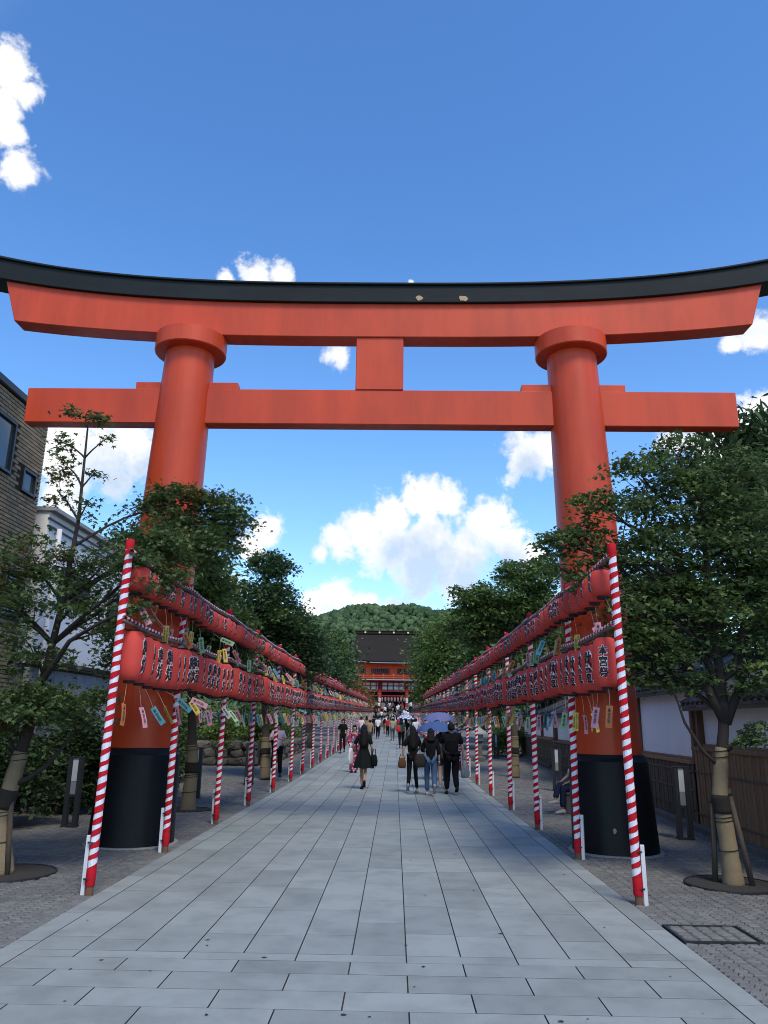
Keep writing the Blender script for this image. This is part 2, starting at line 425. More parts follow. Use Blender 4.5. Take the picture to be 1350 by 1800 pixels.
for j in range(len(rows)-1):
    y1, y0 = rows[j], rows[j+1]
    if j == 0:
        ks = [-2.0585+0.8234*k for k in range(0, 6)]
        xe = [-2.4702] + ks + [2.4702]
        # only the columns whose slabs stop at the upper line leave a band piece
        for k in range(0, 12, 2):
            slabs.append((cols[1+k]+G, cols[2+k]-G, 6.32+0.002, 6.5-0.002)) if False else None
        xe = [-2.4702, -2.0585, -1.235, -0.4117, 0.4117, 1.235, 2.0585, 2.4702]
    else:
        off = 0.0 if j % 2 else 0.4117
        xe = [-2.4702] + [x for x in (off + 0.8234*k for k in range(-4, 5)) if -2.3 < x < 2.3] + [2.4702]
    for a, c in zip(xe[:-1], xe[1:]):
        slabs.append((a+G, c-G, y0+0.0014, y1-0.0014))
# longitudinal slabs never reach past the band
slabs = [s if (s[2] >= 6.49 or s[3] <= 6.51 or s[0] < -2.47 or s[1] > 2.47) else (s[0], s[1], 6.502, s[3]) for s in slabs]
slabs = [s for s in slabs if s[3]-s[2] > 0.05]
def slab_mesh(mb, x0, x1, y0, y1, zj=0.0, ox=0.0, oy=0.0, oz=0.0):
    c = 0.0014
    za, zb = gz(y0)+zj-oz, gz(y1)+zj-oz
    P = [(x0-ox,y0-oy,za-0.03),(x1-ox,y0-oy,za-0.03),(x1-ox,y1-oy,zb-0.03),(x0-ox,y1-oy,zb-0.03),
         (x0-ox,y0-oy,za-c*.7),(x1-ox,y0-oy,za-c*.7),(x1-ox,y1-oy,zb-c*.7),(x0-ox,y1-oy,zb-c*.7),
         (x0+c-ox,y0+c-oy,za),(x1-c-ox,y0+c-oy,za),(x1-c-ox,y1-c-oy,zb),(x0+c-ox,y1-c-oy,zb)]
    F = [(0,1,5,4),(1,2,6,5),(2,3,7,6),(3,0,4,7),(4,5,9,8),(5,6,10,9),(6,7,11,10),(7,4,8,11),(8,9,10,11)]
    mb.add(P, F[:8], 1); mb.add(P, F[8:], 0)
def cy(s): return ((s[0]+s[1])/2, (s[2]+s[3])/2)
vis = sorted([s for s in slabs if in_view((*cy(s), 0.0), 0.06)], key=lambda s: s[2])
single = set(vis[:300])
rest = MB()
for s in slabs:
    zj = random.uniform(-0.0006, 0.0006)
    if s in single:
        mb = MB(); x, y = cy(s); slab_mesh(mb, *s, zj=zj, ox=x, oy=y, oz=0.0)
        link('paving_slab', mb.mesh('paving_slab', [MT['granite'], MT['joint']]), path, (x, y, 0.0))
    else: slab_mesh(rest, *s, zj=zj)
tag(link('paving_slabs', rest.mesh('paving_slabs', [MT['granite_far'], MT['joint']]), path), kind='stuff')

# dark scraps of fallen leaf lying on the slabs
m = MB()
for _ in range(70):
    y = 5.2 + random.random()**1.6*22; x = random.uniform(-2.5, 2.5); a0 = random.uniform(0, 6.28); s = random.uniform(.008, .020)
    pts = [(x + s*random.uniform(.5,1.2)*math.cos(a0+k*1.2566)*(1.6 if k == 0 else 1), y + s*random.uniform(.5,1.2)*math.sin(a0+k*1.2566), gz(y)+.003+random.uniform(0,.004)) for k in range(5)]
    m.add(pts, [(0,1,2,3,4)])
tag(link('leaf_litter', m.mesh('leaf_litter', mat('dead_leaf', (.035,.028,.020), rough=.9))), 'dark scraps of fallen leaves scattered on the slabs', 'litter', kind='stuff')

# side strips of small wavy setts
m = MB()
for s in (-1, 1):
    x0, x1 = (EDGE+0.004, 6.6) if s > 0 else (-6.9, -EDGE-0.004)
    m.add([(x0, 2.0, -0.018), (x1, 2.0, -0.018), (x1, 17.0, -0.018), (x0, 17.0, -0.018)], [(0,1,2,3)])
verge = tag(link('sett_pavement', m.mesh('sett_pavement', MT['sett_joint'])), kind='structure')
def blocked(x, y):
    if 2.66 < x < 3.40 and 7.03 < y < 7.61: return True
    for cx, cy_, r in ((4.12, 9.5, 0.50), (-4.10, 9.42, 0.55), (3.46, 11.8, 0.64), (-3.46, 11.8, 0.64), (-3.76, 16.1, 0.45)):
        if (x-cx)**2 + (y-cy_)**2 < r*r: return True
    return False
sett_pos = []
SW, SL = 0.100, 0.084
for s in (-1, 1):
    for i in range(38):
        x = s*(EDGE + 0.062 + i*SW)
        j = 0; y = 2.6
        while y < 17.0:
            yy_ = y + 0.060*math.sin(2*PI*x/0.62) + (SL*0.5 if i % 2 else 0)
            if not blocked(x, yy_): sett_pos.append((x, yy_))
            y += SL
mb0 = MB()
def sett_geo(mb, x=0, y=0, z=0, rz=0.0):
    a, bb, c = (SW-0.006)/2, (SL-0.005)/2, 0.008
    P = [(-a,-bb,-0.03),(a,-bb,-0.03),(a,bb,-0.03),(-a,bb,-0.03),(-a,-bb,-c),(a,-bb,-c),(a,bb,-c),(-a,bb,-c),(-a+c,-bb+c,0),(a-c,-bb+c,0),(a-c,bb-c,0),(-a+c,bb-c,0)]
    F = [(0,1,5,4),(1,2,6,5),(2,3,7,6),(3,0,4,7),(4,5,9,8),(5,6,10,9),(6,7,11,10),(7,4,8,11),(8,9,10,11)]
    ca, sa = math.cos(rz), math.sin(rz)
    mb.add([(x+p[0]*ca-p[1]*sa, y+p[0]*sa+p[1]*ca, z+p[2]) for p in P], F)
sett_geo(mb0); sett_me = mb0.mesh('sett', MT['sett'])
near = sorted([p for p in sett_pos if in_view((p[0], p[1], 0), 0.02)], key=lambda p: p[1]**2 + (p[0]-0.31)**2)
near = set(near[:300])
rest = MB()
for p in sett_pos:
    z = -0.004 + random.uniform(-0.004, 0.003); rz = 0.50*math.cos(2*PI*p[0]/0.62) + random.uniform(-.05, .05)
    if p in near: link('sett', sett_me, verge, (p[0], p[1], z), (random.uniform(-.03,.03), random.uniform(-.03,.03), rz))
    else: sett_geo(rest, p[0], p[1], z, rz)
tag(link('setts', rest.mesh('setts', MT['sett_far']), verge), kind='stuff')

# inspection cover let into the setts
mh = thing('inspection_cover', 'square steel-framed inspection cover filled with setts beside the path edge', 'manhole cover', (3.03, 7.32, 0.0))
m = MB()
for c, s in (((0,-.262,-.004),(.66,.022,.02)), ((0,.262,-.004),(.66,.022,.02)), ((-.319,0,-.004),(.022,.502,.02)), ((.319,0,-.004),(.022,.502,.02))): m.box(c, s)
link('frame', m.mesh('cover_frame', MT['iron']), mh)
m = MB(); m.box((0,0,-.014), (.60,.49,.02)); link('bed', m.mesh('cover_bed', MT['sett_joint']), mh)
for i in range(5):
    for j in range(5):
        link('sett', sett_me, mh, (-.24+.118*i, -.196+.098*j+0.012*math.sin(i*2), 0.004), (0,0,random.uniform(-.2,.2)))

# ================================================================== THE GREAT TORII
def beam(mb, half_t, half_b, top, bot, y0, y1, n=40, mat=0):
    rs = []
    for i in range(n+1):
        u = -1 + 2*i/n
        xt, xb = u*half_t, u*half_b
        rs.append([(xb, y0, bot(xb)), (xt, y0, top(xt)), (xt, y1, top(xt)), (xb, y1, bot(xb))])
    mb.rings(rs, mat)
def bevel_obj(o, w=0.012, seg=2):
    md = o.modifiers.new('bevel', 'BEVEL'); md.width = w; md.segments = seg; md.limit_method = 'ANGLE'; md.angle_limit = R(40)
    return o
TY = 11.8
torii = thing('torii_gate', 'huge vermilion torii gate with black curved top beam spanning the path', 'torii gate', (0, TY, 0))
SH = []
m = MB(); beam(m, 6.47, 6.22, lambda x: 8.60+0.38*(abs(x)/6.45)**3, lambda x: 7.93+0.27*(abs(x)/6.22)**3, -0.18, 0.18)
bevel_obj(link('lintel', auto_smooth(m.mesh('torii_lintel', MT['vermilion']), 30), torii))
m = MB(); beam(m, 7.35, 7.05, lambda x: 8.86+0.49*(abs(x)/6.6)**3, lambda x: 8.545+0.41*(abs(x)/6.45)**3, -0.25, 0.30)
# sloped cap boards on the top beam
rs = []
for i in range(41):
    x = -7.38 + 14.76*i/40; z = 8.858+0.49*(abs(x)/6.6)**3
    rs.append([(x, -0.29, z), (x, -0.29, z+.035), (x, 0.0, z+.20), (x, .34, z+.035), (x, .34, z)])
m.rings(rs)
top_beam = bevel_obj(link('top_beam', auto_smooth(m.mesh('torii_top_beam', MT['roof_black']), 30), torii), 0.01)
for cx, w, h in ((0.66, .085, .055), (1.40, .10, .065)):
    m = MB(); n = 11
    ring = [(cx + w*random.uniform(.6, 1.0)*math.cos(2*PI*k/n), h*random.uniform(.5, 1.0)*math.sin(2*PI*k/n)) for k in range(n)]
    z0 = 8.62
    m.rings([[(x, -.2535, z0+z) for x, z in ring], [(x, -.249, z0+z) for x, z in ring]])
    link('paint_chip', m.mesh('paint_chip', MT['bare_wood']), top_beam)
m = MB(); m.box((0, 0, 6.685), (11.66, .26, .61), ch=0.012)
link('tie_beam', m.mesh('torii_tie_beam', MT['vermilion']), torii)
m = MB(); m.box((0, 0, 7.475), (.79, .30, .975), ch=0.01)
link('centre_strut', m.mesh('torii_strut', MT['vermilion']), torii)
for s in (-1, 1):
    for a, c in ((2.35, 2.92), (3.62, 4.05)):
        m = MB(); w = c-a; za = 0.145
        m.add([(s*a,-.10,6.985),(s*c,-.10,6.985),(s*c,.10,6.985),(s*a,.10,6.985),(s*a,-.10,7.12),(s*c,-.10,7.12),(s*c,.10,7.12),(s*a,.10,7.12)],
              [(0,3,2,1),(4,5,6,7),(0,1,5,4),(1,2,6,5),(2,3,7,6),(3,0,4,7)])
        bevel_obj(link('wedge', m.mesh('torii_wedge', MT['vermilion']), torii), 0.008)
    def pr(prof, n=40):
        rs = []
        for r, z in prof:
            cx = s*(3.455 - 0.245*z/7.7)
            rs.append([(cx + r*math.cos(2*PI*k/n), r*math.sin(2*PI*k/n), z) for k in range(n)])
        return rs
    m = MB(); m.rings(pr([(.50 - .098*(z-1.2)/6.6 + .012*math.sin(PI*(z-1.2)/6.6), z) for z in np.linspace(1.2, 7.8, 24)]))
    pil = link('pillar', auto_smooth(m.mesh('torii_pillar', MT['vermilion']), 40), torii)
    m = MB(); m.rings(pr([(.45, 7.64), (.575, 7.655), (.59, 7.67), (.59, 7.94), (.575, 7.955), (.40, 7.96)]))
    link('collar', auto_smooth(m.mesh('torii_collar', MT['vermilion']), 30), pil)
    m = MB(); m.rings(pr([(.605, -.02), (.60, .01), (.556, 1.19), (.552, 1.215), (.535, 1.235), (.518, 1.30), (.495, 1.312), (.40, 1.313)]))
    link('base_sleeve', auto_smooth(m.mesh('torii_base', MT['black_paint']), 30), pil)
for s in (-1, 1):
    m = MB(); m.lathe([(.60,-.02),(.66,-.018),(.655,.010),(.60,.012)], 36, c=(s*3.455,0,0), cap=False)
    link('footing_ring', m.mesh('footing_ring', MT['stone_pale']), torii)
m = MB(); n = 9
ring = [(3.30+.028*random.uniform(.5,1)*math.cos(2*PI*k/n), .045*random.uniform(.5,1)*math.sin(2*PI*k/n)) for k in range(n)]
m.rings([[(x, -.592, .33+z) for x, z in ring], [(x, -.55, .33+z) for x, z in ring]])
link('paint_chip', m.mesh('paint_chip_base', MT['bare_wood']), torii)

# ================================================================== STRIPED POLES
POLE_X = 2.745
pole_y = [8.4, 11.05, 14.0, 17.15, 20.5, 23.9, 26.9, 30.1, 33.3, 36.6]
while pole_y[-1] < 104: pole_y.append(pole_y[-1] + 3.2)
PH = 3.68
PIT = 0.113
m = MB(); n = 12
turns = int((PH-0.24)/PIT)
for t in range(turns*n):
    for half in (0, 1):
        a0, a1 = 2*PI*t/n, 2*PI*(t+1)/n
        def P(a, h):
            z = 0.20 + PIT*a/(2*PI) + h*PIT*0.5
            z += 0.006*math.sin(z*23.0) + 0.004*math.sin(z*61.0)
            r = 0.044 + 0.0022*math.sin(a*1.7+h*3) + 0.0012*math.sin(a*4.3) + (0.0018 if half == 0 else 0.0)
            return (r*math.cos(a), r*math.sin(a), z)
        bb = len(m.v)
        m.add([P(a0, half), P(a1, half), P(a1, half+1), P(a0, half+1)], [(0,1,2,3)], half)
m.lathe([(.045, .10), (.0485, .11), (.048, .255), (.046, .265)], 12, 0, cap=False)
m.lathe([(.046, PH-.12), (.0485, PH-.11), (.048, PH-.01), (.040, PH)], 12, 0)
wrap_me = auto_smooth(m.mesh('cloth_wrap', [MT['red_cloth'], MT['white_cloth']]), 50)
m = MB(); m.tube([(0,0,-.05),(0,0,PH-.02)], [.039,.038], 10); core_me = m.mesh('wooden_pole', MT['wood_post'])
m = MB(); m.box((.068,0,.27), (.040,.040,.60), ch=.003); stake_me = m.mesh('white_stake', MT['white_paint'])
m = MB(); m.lathe([(.056,0),(.056,.012)], 8, 0, c=(.020,0,0))
tie_me = m.mesh('wire_tie', MT['iron'])
for s in (-1, 1):
    side = 'left' if s < 0 else 'right'
    for i, y in enumerate(pole_y):
        lab = 'red and white striped pole, %s from the front on the %s edge' % (ORD[i], side); grp = 'striped lantern poles'
        tilt = random.uniform(-.006, .006)
        o = thing('striped_pole', lab, 'pole', (s*(POLE_X+random.uniform(-.015,.015)), y, gz(y)-0.02), 0 if s > 0 else PI, grp)
        if i == 0: tilt = -0.012
        o.rotation_euler = (random.uniform(-.006,.006), tilt, 0 if s > 0 else PI)
        link('cloth_wrap', wrap_me, o, rot=(0,0,random.uniform(0,6.28)))
        link('pole_core', core_me, o)
        if i < 16:
            link('stake', stake_me, o, rot=(0, 0.005, random.uniform(-.5,.05)))
            for zt in (.16, .50): link('wire_tie', tie_me, o, (0,0,zt))

# ================================================================== LANTERNS
def rail_z(y, base):
    k = 0
    for a, c in zip(pole_y[:-1], pole_y[1:]):
        if a <= y <= c:
            u = (y-a)/(c-a); return gz(y) + base - 0.16*u*(1-u)
    return gz(y) + base
def font_mesh(text, offset, lo=False, line=1.0):
    cu = bpy.data.curves.new('lettering', 'FONT'); cu.body = text; cu.offset = offset; cu.resolution_u = 1 if lo else 2
    cu.align_x = 'CENTER'; cu.space_line = line
    o = bpy.data.objects.new('lettering_tmp', cu)
    me = evaluated_mesh(o)
    bpy.data.objects.remove(o); bpy.data.curves.remove(cu)
    return me
def wrap_text(text, height, rad, eps, lo=False, offs=((.062, 0), (.024, 1)), mats=(0, 1), prof=None, width=None):
    """lettering wrapped on a lantern: a white edge under black strokes"""
    mb = MB()
    for off, k in offs:
        me = font_mesh(text, off, lo)
        bm = bmesh.new(); bm.from_mesh(me); bpy.data.meshes.remove(me)
        nlines = text.count('\n') + 1
        top, bot = 0.88, 0.88 - 1.0*(nlines-1) - 1.0
        sc = height/(top-bot)
        sx = sc if width is None else width
        for v in bm.verts: v.co = Vector((v.co.x*sx, (v.co.y-(top+bot)/2)*sc, 0))
        if not lo:
            bmesh.ops.triangulate(bm, faces=bm.faces[:])
            for _ in range(2):
                es = [e for e in bm.edges if e.calc_length() > 0.035]
                if es: bmesh.ops.subdivide_edges(bm, edges=es, cuts=1); bmesh.ops.triangulate(bm, faces=bm.faces[:])
        bm.verts.index_update()
        vs = []
        for v in bm.verts:
            r = (rad if prof is None else prof(v.co.y)) + eps*(1+k)
            a = v.co.x/rad
            vs.append((r*math.sin(a), -r*math.cos(a), v.co.y))
        mb.add(vs, [[v.index for v in f.verts] for f in bm.faces], k)
        bm.free()
    return mb
LT = {}
def lantern_profile(R0, H, k):
    # superellipse barrel; returns r(z) with z from -H/2 to H/2
    def f(z):
        t = min(abs(z)/(H/2), 1.0)
        return R0*(0.36 + 0.64*(1 - t**k)**(1/2.3))
    return f
def paper_mat(name, col):
    m_ = mat(name, col, rough=0.55, var=0.08, scale=7, spec=0.35, rnd=0.10, trans=0.25)
    N, L = m_.node_tree.nodes, m_.node_tree.links
    tc = N.new('ShaderNodeTexCoord'); w = N.new('ShaderNodeTexWave'); w.wave_type = 'BANDS'; w.bands_direction = 'Z'
    w.inputs['Scale'].default_value = 60.0; L.new(tc.outputs['Object'], w.inputs['Vector'])
    bp = N.new('ShaderNodeBump'); bp.inputs['Strength'].default_value = 0.35; bp.inputs['Distance'].default_value = 0.004
    L.new(w.outputs['Fac'], bp.inputs['Height']); L.new(bp.outputs[0], N['Principled BSDF'].inputs['Normal'])
    return m_
MT['lantern'] = paper_mat('red_lantern_paper', (0.74, 0.080, 0.060))
KINDS = {'lower': dict(R=.158, H=.54, k=3.0, th=.37, top=2.665, rail=2.76), 'upper': dict(R=.155, H=.30, k=2.3, th=.21, top=3.43, rail=3.51)}
for kd, q in KINDS.items():
    pf = lantern_profile(q['R'], q['H'], q['k'])
    m = MB(); zz = [q['H']/2*math.sin(-PI/2+PI*i/16) for i in range(17)]
    m.lathe([(pf(z), z) for z in zz], 20)
    q['body'] = m.mesh('lantern_body_'+kd, MT['lantern'], True)
    m = MB(); m.lathe([(.070, q['H']/2-.012), (.074, q['H']/2+.012), (.060, q['H']/2+.02)], 12); q['cap'] = m.mesh('lantern_top_ring', MT['ink'])
    m = MB(); m.lathe([(.060, -q['H']/2-.026), (.066, -q['H']/2-.02), (.064, -q['H']/2+.012)], 12); q['foot'] = m.mesh('lantern_bottom_ring', MT['ink'])
    mats2 = [MT['ink_edge'], MT['ink']]
    wb = q['th']/2*0.92
    pz = lambda z, pf=pf: pf(z)
    q['text'] = wrap_text('獻\n燈', q['th'], q['R'], .0016, prof=pz, width=wb).mesh('lantern_lettering', mats2)
    q['far'] = MB(); q['far'].lathe([(pf(z), z) for z in [q['H']/2*math.sin(-PI/2+PI*i/8) for i in range(9)]], 10)
    tmb = wrap_text('獻\n燈', q['th'], q['R'], .004, lo=True, prof=pz, width=wb)
    q['far'].add(tmb.v, tmb.f, 0); nb = len(q['far'].f)-len(tmb.f)
    for i, mm in enumerate(tmb.m): q['far'].m[nb+i] = 1+mm
    q['far'].lathe([(.08, -q['H']/2-.025), (.08, -q['H']/2+.01)], 8, 2)
q = KINDS['lower']
q['text3'] = wrap_text('本\n宮\n祭', .35, q['R'], .0022, prof=lambda z: lantern_profile(.158,.54,3.0)(z), width=.108).mesh('lantern_lettering_three', [MT['ink_edge'], MT['ink']])
# red and white cord with a dark rail for every row
def rail(side, kd):
    q = KINDS[kd]; sn = 'left' if side < 0 else 'right'
    X = side*2.66
    r = thing('lantern_rail', 'dark rail with twisted red and white cord above the %s %s lantern row' % (sn, kd), 'rail', (X, 8.4, 0))
    ya = np.arange(8.36, 104.5, 0.42)
    m = MB(); m.tube([(0, y-8.4, rail_z(y, q['rail'])-.02) for y in ya], .019, 6); link('bar', m.mesh('rail_bar', MT['wood_dark'], True), r)
    m = MB(); 
    pts = []; y = 8.36; 
    while y < 104:
        pts.append(y); y += 0.032 if y < 40 else 0.09
    n = 6; vs = []
    for i, y in enumerate(pts):
        z = rail_z(y, q['rail']) + .021
        tw = i*0.9
        for k in range(n):
            a = 2*PI*k/n
            rr = .019 + .004*math.cos(2*(a-tw))
            vs.append((rr*math.cos(a), y-8.4, z + rr*math.sin(a)))
    b0 = len(m.v); m.v += vs
    for i in range(len(pts)-1):
        for k in range(n):
            m.f.append([i*n+k, i*n+(k+1)%n, (i+1)*n+(k+1)%n, (i+1)*n+k]); m.m.append((i//2 + k//2) % 2)
    link('cord', m.mesh('rail_cord', [MT['red_cloth'], MT['white_cloth']], True), r)
STEP = 0.352
lantern_pts = []
for side in (-1, 1):
    for kd in ('lower', 'upper'):
        rail(side, kd)
        y = 8.70; i = 0
        while y < 103.8:
            if all(abs(y-p) > 0.07 for p in pole_y): lantern_pts.append((side, kd, i, y)); i += 1
            y += STEP
near_l = [p for p in lantern_pts if p[2] < 75]
far_l = [p for p in lantern_pts if p[2] >= 75]
def segment(y):
    k = sum(1 for p in pole_y if p < y)
    return k
seg_count = {}
for side, kd, i, y in near_l:
    q = KINDS[kd]; sn = 'left' if side < 0 else 'right'
    z = rail_z(y, q['top'] - q['H']/2) + random.uniform(-.014, .014)
    k = segment(y)
    size = 'long' if kd == 'lower' else 'small round'
    c_ = seg_count[(side, kd, k)] = seg_count.get((side, kd, k), 0) + 1
    lab = '%s %s red lantern behind the %s striped pole, %s %s row' % (ORD[c_-1], size, ORD[k-1], sn, kd); grp = 'lanterns of the %s %s row' % (sn, kd)
    face = -side*PI/2                       # lettering turns towards the path
    face = PI/2 if side < 0 else -PI/2
    tw = random.gauss(0, .28) - side*0.12*(-1)
    if kd == 'lower' and side > 0 and i == 0: lab = 'long red paper lantern lettered with three characters, nearest in the right lower row'
    o = thing('paper_lantern', lab, 'lantern', (side*2.66 + random.uniform(-.012,.012), y, z), 0, grp)
    o.rotation_euler = (random.uniform(-.05,.05), random.uniform(-.05,.05), face + tw)
    s_ = random.uniform(.955, 1.03); o.scale = (s_, s_, random.uniform(.97, 1.02)); o.location.y += random.uniform(-.02, .02)
    link('paper_body', q['body'], o); link('top_ring', q['cap'], o); link('bottom_ring', q['foot'], o)
    if kd == 'lower' and side > 0 and i == 0:
        o.rotation_euler[2] = -0.45
        link('lettering', q['text3'], o)
    else: link('lettering', q['text'], o)
def replicate(name, mbt, mats, xf, parent=None, smooth=True):
    """one joined mesh of many copies (positions too far to pick apart)"""
    V = np.array(mbt.v, dtype=np.float64); nv = len(V)
    vs = []; fs = []; ms = []
    for i, (x, y, z, rz) in enumerate(xf):
        c, s = math.cos(rz), math.sin(rz)
        W = np.empty_like(V); W[:,0] = x + V[:,0]*c - V[:,1]*s; W[:,1] = y + V[:,0]*s + V[:,1]*c; W[:,2] = z + V[:,2]
        vs.append(W)
        fs += [[a + i*nv for a in f] for f in mbt.f]; ms += mbt.m
    me = bpy.data.meshes.new(name); me.from_pydata(np.concatenate(vs).tolist(), [], fs)
    for k in mats: me.materials.append(k)
    me.polygons.foreach_set('material_index', ms)
    if smooth: me.polygons.foreach_set('use_smooth', [True]*len(fs))
    me.update(); return link(name, me, parent)
fl = None
allv = MB()
for kd in ('lower', 'upper'):
    q = KINDS[kd]
    xf = [(s*2.66 + random.uniform(-.012,.012), y, rail_z(y, q['top']-q['H']/2)+random.uniform(-.01,.01), (PI/2 if s < 0 else -PI/2) + random.gauss(0, .25)) for s, k_, i, y in far_l if k_ == kd]
    V = np.array(q['far'].v)
    for x, y, z, rz in xf:
        c, s = math.cos(rz), math.sin(rz)
        W = np.stack([x+V[:,0]*c-V[:,1]*s, y+V[:,0]*s+V[:,1]*c, z+V[:,2]], 1)
        b0 = len(allv.v); allv.v += W.tolist()
        allv.f += [[a+b0 for a in f] for f in q['far'].f]; allv.m += q['far'].m
o = link('distant_paper_lanterns', allv.mesh('distant_paper_lanterns', [MT['lantern'], MT['ink_edge'], MT['ink']], True))
tag(o, 'long receding mass of red paper lanterns towards the gate', 'lanterns', kind='stuff')

# ================================================================== PAPER STRIPS
STRIP = {'pink': (.72,.36,.42), 'yellow': (.74,.58,.14), 'green': (.36,.58,.34), 'blue': (.13,.38,.47), 'orange': (.62,.23,.09), 'white': (.66,.66,.72)}
for k, c in STRIP.items():
    STRIP[k] = mat(k+'_paper', c, rough=.7, var=.05, spec=.2, trans=.25, rnd=.06)
def strip_mb(wx=.036, bend=0.012):
    m = MB(); n = 5
    for i in range(n):
        for k in range(2): pass
    top = [[(-wx, -bend*math.sin(PI*i/n), -.235*i/n), (wx, -bend*math.sin(PI*i/n), -.235*i/n), (wx, -bend*math.sin(PI*i/n)+.0012, -.235*i/n), (-wx, -bend*math.sin(PI*i/n)+.0012, -.235*i/n)] for i in range(n+1)]
    m.rings(top); return m
strip_me = {}
for k in STRIP: strip_me[k] = strip_mb().mesh('paper_strip_'+k, STRIP[k])
m = MB(); m.tube([(0,0,0),(.004,0,-.5),(0,0,-1)], .0016, 4); thread_me = m.mesh('thread', mat('thread', (.62,.50,.36), rough=.8))
def flat_text(text, height, width, mt, z0=0.0, x0=0.0):
    me = font_mesh(text, .012, True); nl = text.count('\n')+1; sc = height/nl
    m = MB(); m.add([(x0+v.co.x*width, -.0152, z0-.02+(v.co.y-.88)*sc) for v in me.vertices], [list(p.vertices) for p in me.polygons]); bpy.data.meshes.remove(me)
    return m
ink_s = mat('faded_ink', (.05,.06,.05), rough=.8)
strip_txt = flat_text('本\n宮\n祭', .17, .036, ink_s).mesh('strip_lettering', ink_s)
mm = flat_text('昭\n和\n三\n年\n吉\n日', .19, .020, ink_s, x0=.016); m2 = flat_text('高\n岡\n新\n明', .15, .020, ink_s, z0=-.03, x0=-.016); mm.add(m2.v, m2.f)
strip_txt2 = mm.mesh('strip_lettering_two_columns', ink_s)
counts = {}
strips = []
for side, kd, i, y in lantern_pts:
    if random.random() < (.96 if kd == 'lower' else .85): strips.append((side, kd, i, y))
n_ind = 0
names = list(STRIP); far_s = {k: [] for k in names}
order = sorted(strips, key=lambda p: p[3])
for side, kd, i, y in order:
    q = KINDS[kd]; sn = 'left' if side < 0 else 'right'
    z = rail_z(y, q['top'] - q['H']) - .02
    x = side*2.66 + random.uniform(-.03,.03); yy_ = y + random.uniform(-.05,.05)
    col = random.choices(names, (22, 24, 20, 18, 11, 5))[0]
    if side > 0 and kd == 'lower' and i == 2: col = 'yellow'
    if side < 0 and kd == 'lower' and i in (1,): col = 'pink'
    wind = -0.28 if side < 0 else -0.05
    tx = random.gauss(0, .16); ty = wind*random.uniform(-.3, 1.6) + random.gauss(0, .16)
    if random.random() < .08: ty += random.choice((-.7, .7))
    rz = random.gauss(0, .55) + (random.choice((1.2, -1.2)) if random.random() < .22 else 0)
    ln = random.uniform(.17, .26)
    if n_ind < 300:
        n_ind += 1
        key = (sn, kd, col); c = counts[key] = counts.get(key, 0) + 1
        k = segment(y)
        lab = '%s %s paper strip from the front under the %s %s lantern row' % (ORD[c-1], col, sn, kd)
        o = thing('paper_strip', lab, 'paper strip', (x, yy_, z), 0, 'paper strips under the %s %s lanterns' % (sn, kd))
        o.rotation_euler = Euler((tx, ty, 0))
        link('thread', thread_me, o, scale=(1,1,ln))
        p = link('paper', strip_me[col], o, (0,0,-ln), (random.gauss(0,.12), random.gauss(0,.15), rz))
        link('lettering', strip_txt2 if (col == 'yellow' and random.random() < .6) else strip_txt, p)
    else: far_s[col].append((x, yy_, z, ln, tx, ty, rz))
m = MB(); sb = strip_mb()
for ci, col in enumerate(names):
    for x, y, z, ln, tx, ty, rz in far_s[col]:
        M1 = Matrix.Translation((x,y,z)) @ Euler((tx,ty,0)).to_matrix().to_4x4() @ Matrix.Translation((0,0,-ln)) @ Matrix.Rotation(rz, 4, 'Z')
        m.add(sb.v, sb.f, ci, M1)
o = link('distant_paper_strips', m.mesh('distant_paper_strips', [STRIP[k] for k in names]))
tag(o, 'mass of small coloured paper strips under the distant lanterns', 'paper strips', kind='stuff')
# ================================================================== WOODED HILL
def hill_h(x, y):
    t = min(max((y-430)/270.0, 0), 1); t = t*t*(3-2*t)
    crest = 98.0 - 5*max(0, (-x-20)/60.0)**1.5 if x < -15 else 97.0 + 1*math.sin(x*.05) - 0.0006*max(0, x-60)**2
    crest = max(crest, 45) + 1.2*math.sin(x*.031+1) + 1.0*math.sin(x*.11)
    if y > 700: crest -= 0.03*(y-700)
    return 3.0 + (crest-3.0)*t + 3*math.sin(x*.06+y*.05)*t
hx = list(range(-520, 521, 20)); hy = list(range(420, 1001, 20))
m = MB(); n = len(hx)
m.add([(x, y, hill_h(x, y)) for y in hy for x in hx], [(j*n+i, j*n+i+1, (j+1)*n+i+1, (j+1)*n+i) for j in range(len(hy)-1) for i in range(n-1)])
MT['hill'] = mat('hill_undergrowth', (.030, .055, .022), rough=.95, var=.3, scale=.05)
tag(link('hill', m.mesh('hill', MT['hill'], True)), kind='structure')
MT['forest'] = mat('forest_foliage', (.056, .102, .046), rough=.9, var=.35, scale=.5, island=.40, hue=.05, bump=.9, bscale=1.6, spec=.1)
bm = bmesh.new(); bmesh.ops.create_icosphere(bm, subdivisions=2, radius=1.0)
ico_v = np.array([v.co[:] for v in bm.verts]); bm.verts.index_update(); ico_f = np.array([[v.index for v in f.verts] for f in bm.faces]); bm.free()
vs, fs = [], []; k = 0
y = 455.0
while y < 730:
    x = -230.0
    while x < 230:
        px, py = x + rng.uniform(-2.6, 2.6), y + rng.uniform(-2.6, 2.6)
        r = rng.uniform(1.7, 3.6)
        w = ico_v * (1 + rng.uniform(-.30, .30, (len(ico_v), 1)))
        w = w * (r, r, r*rng.uniform(.75, 1.15)) + (px, py, hill_h(px, py) + r*.5)
        vs.append(w); fs.append(ico_f + k); k += len(ico_v)
        x += 4.5
    y += 5.4
vs = np.concatenate(vs); fs = np.concatenate(fs); crown_pts = vs
me = bpy.data.meshes.new('forest'); me.from_pydata(vs.tolist(), [], fs.tolist()); me.materials.append(MT['forest']); me.update()
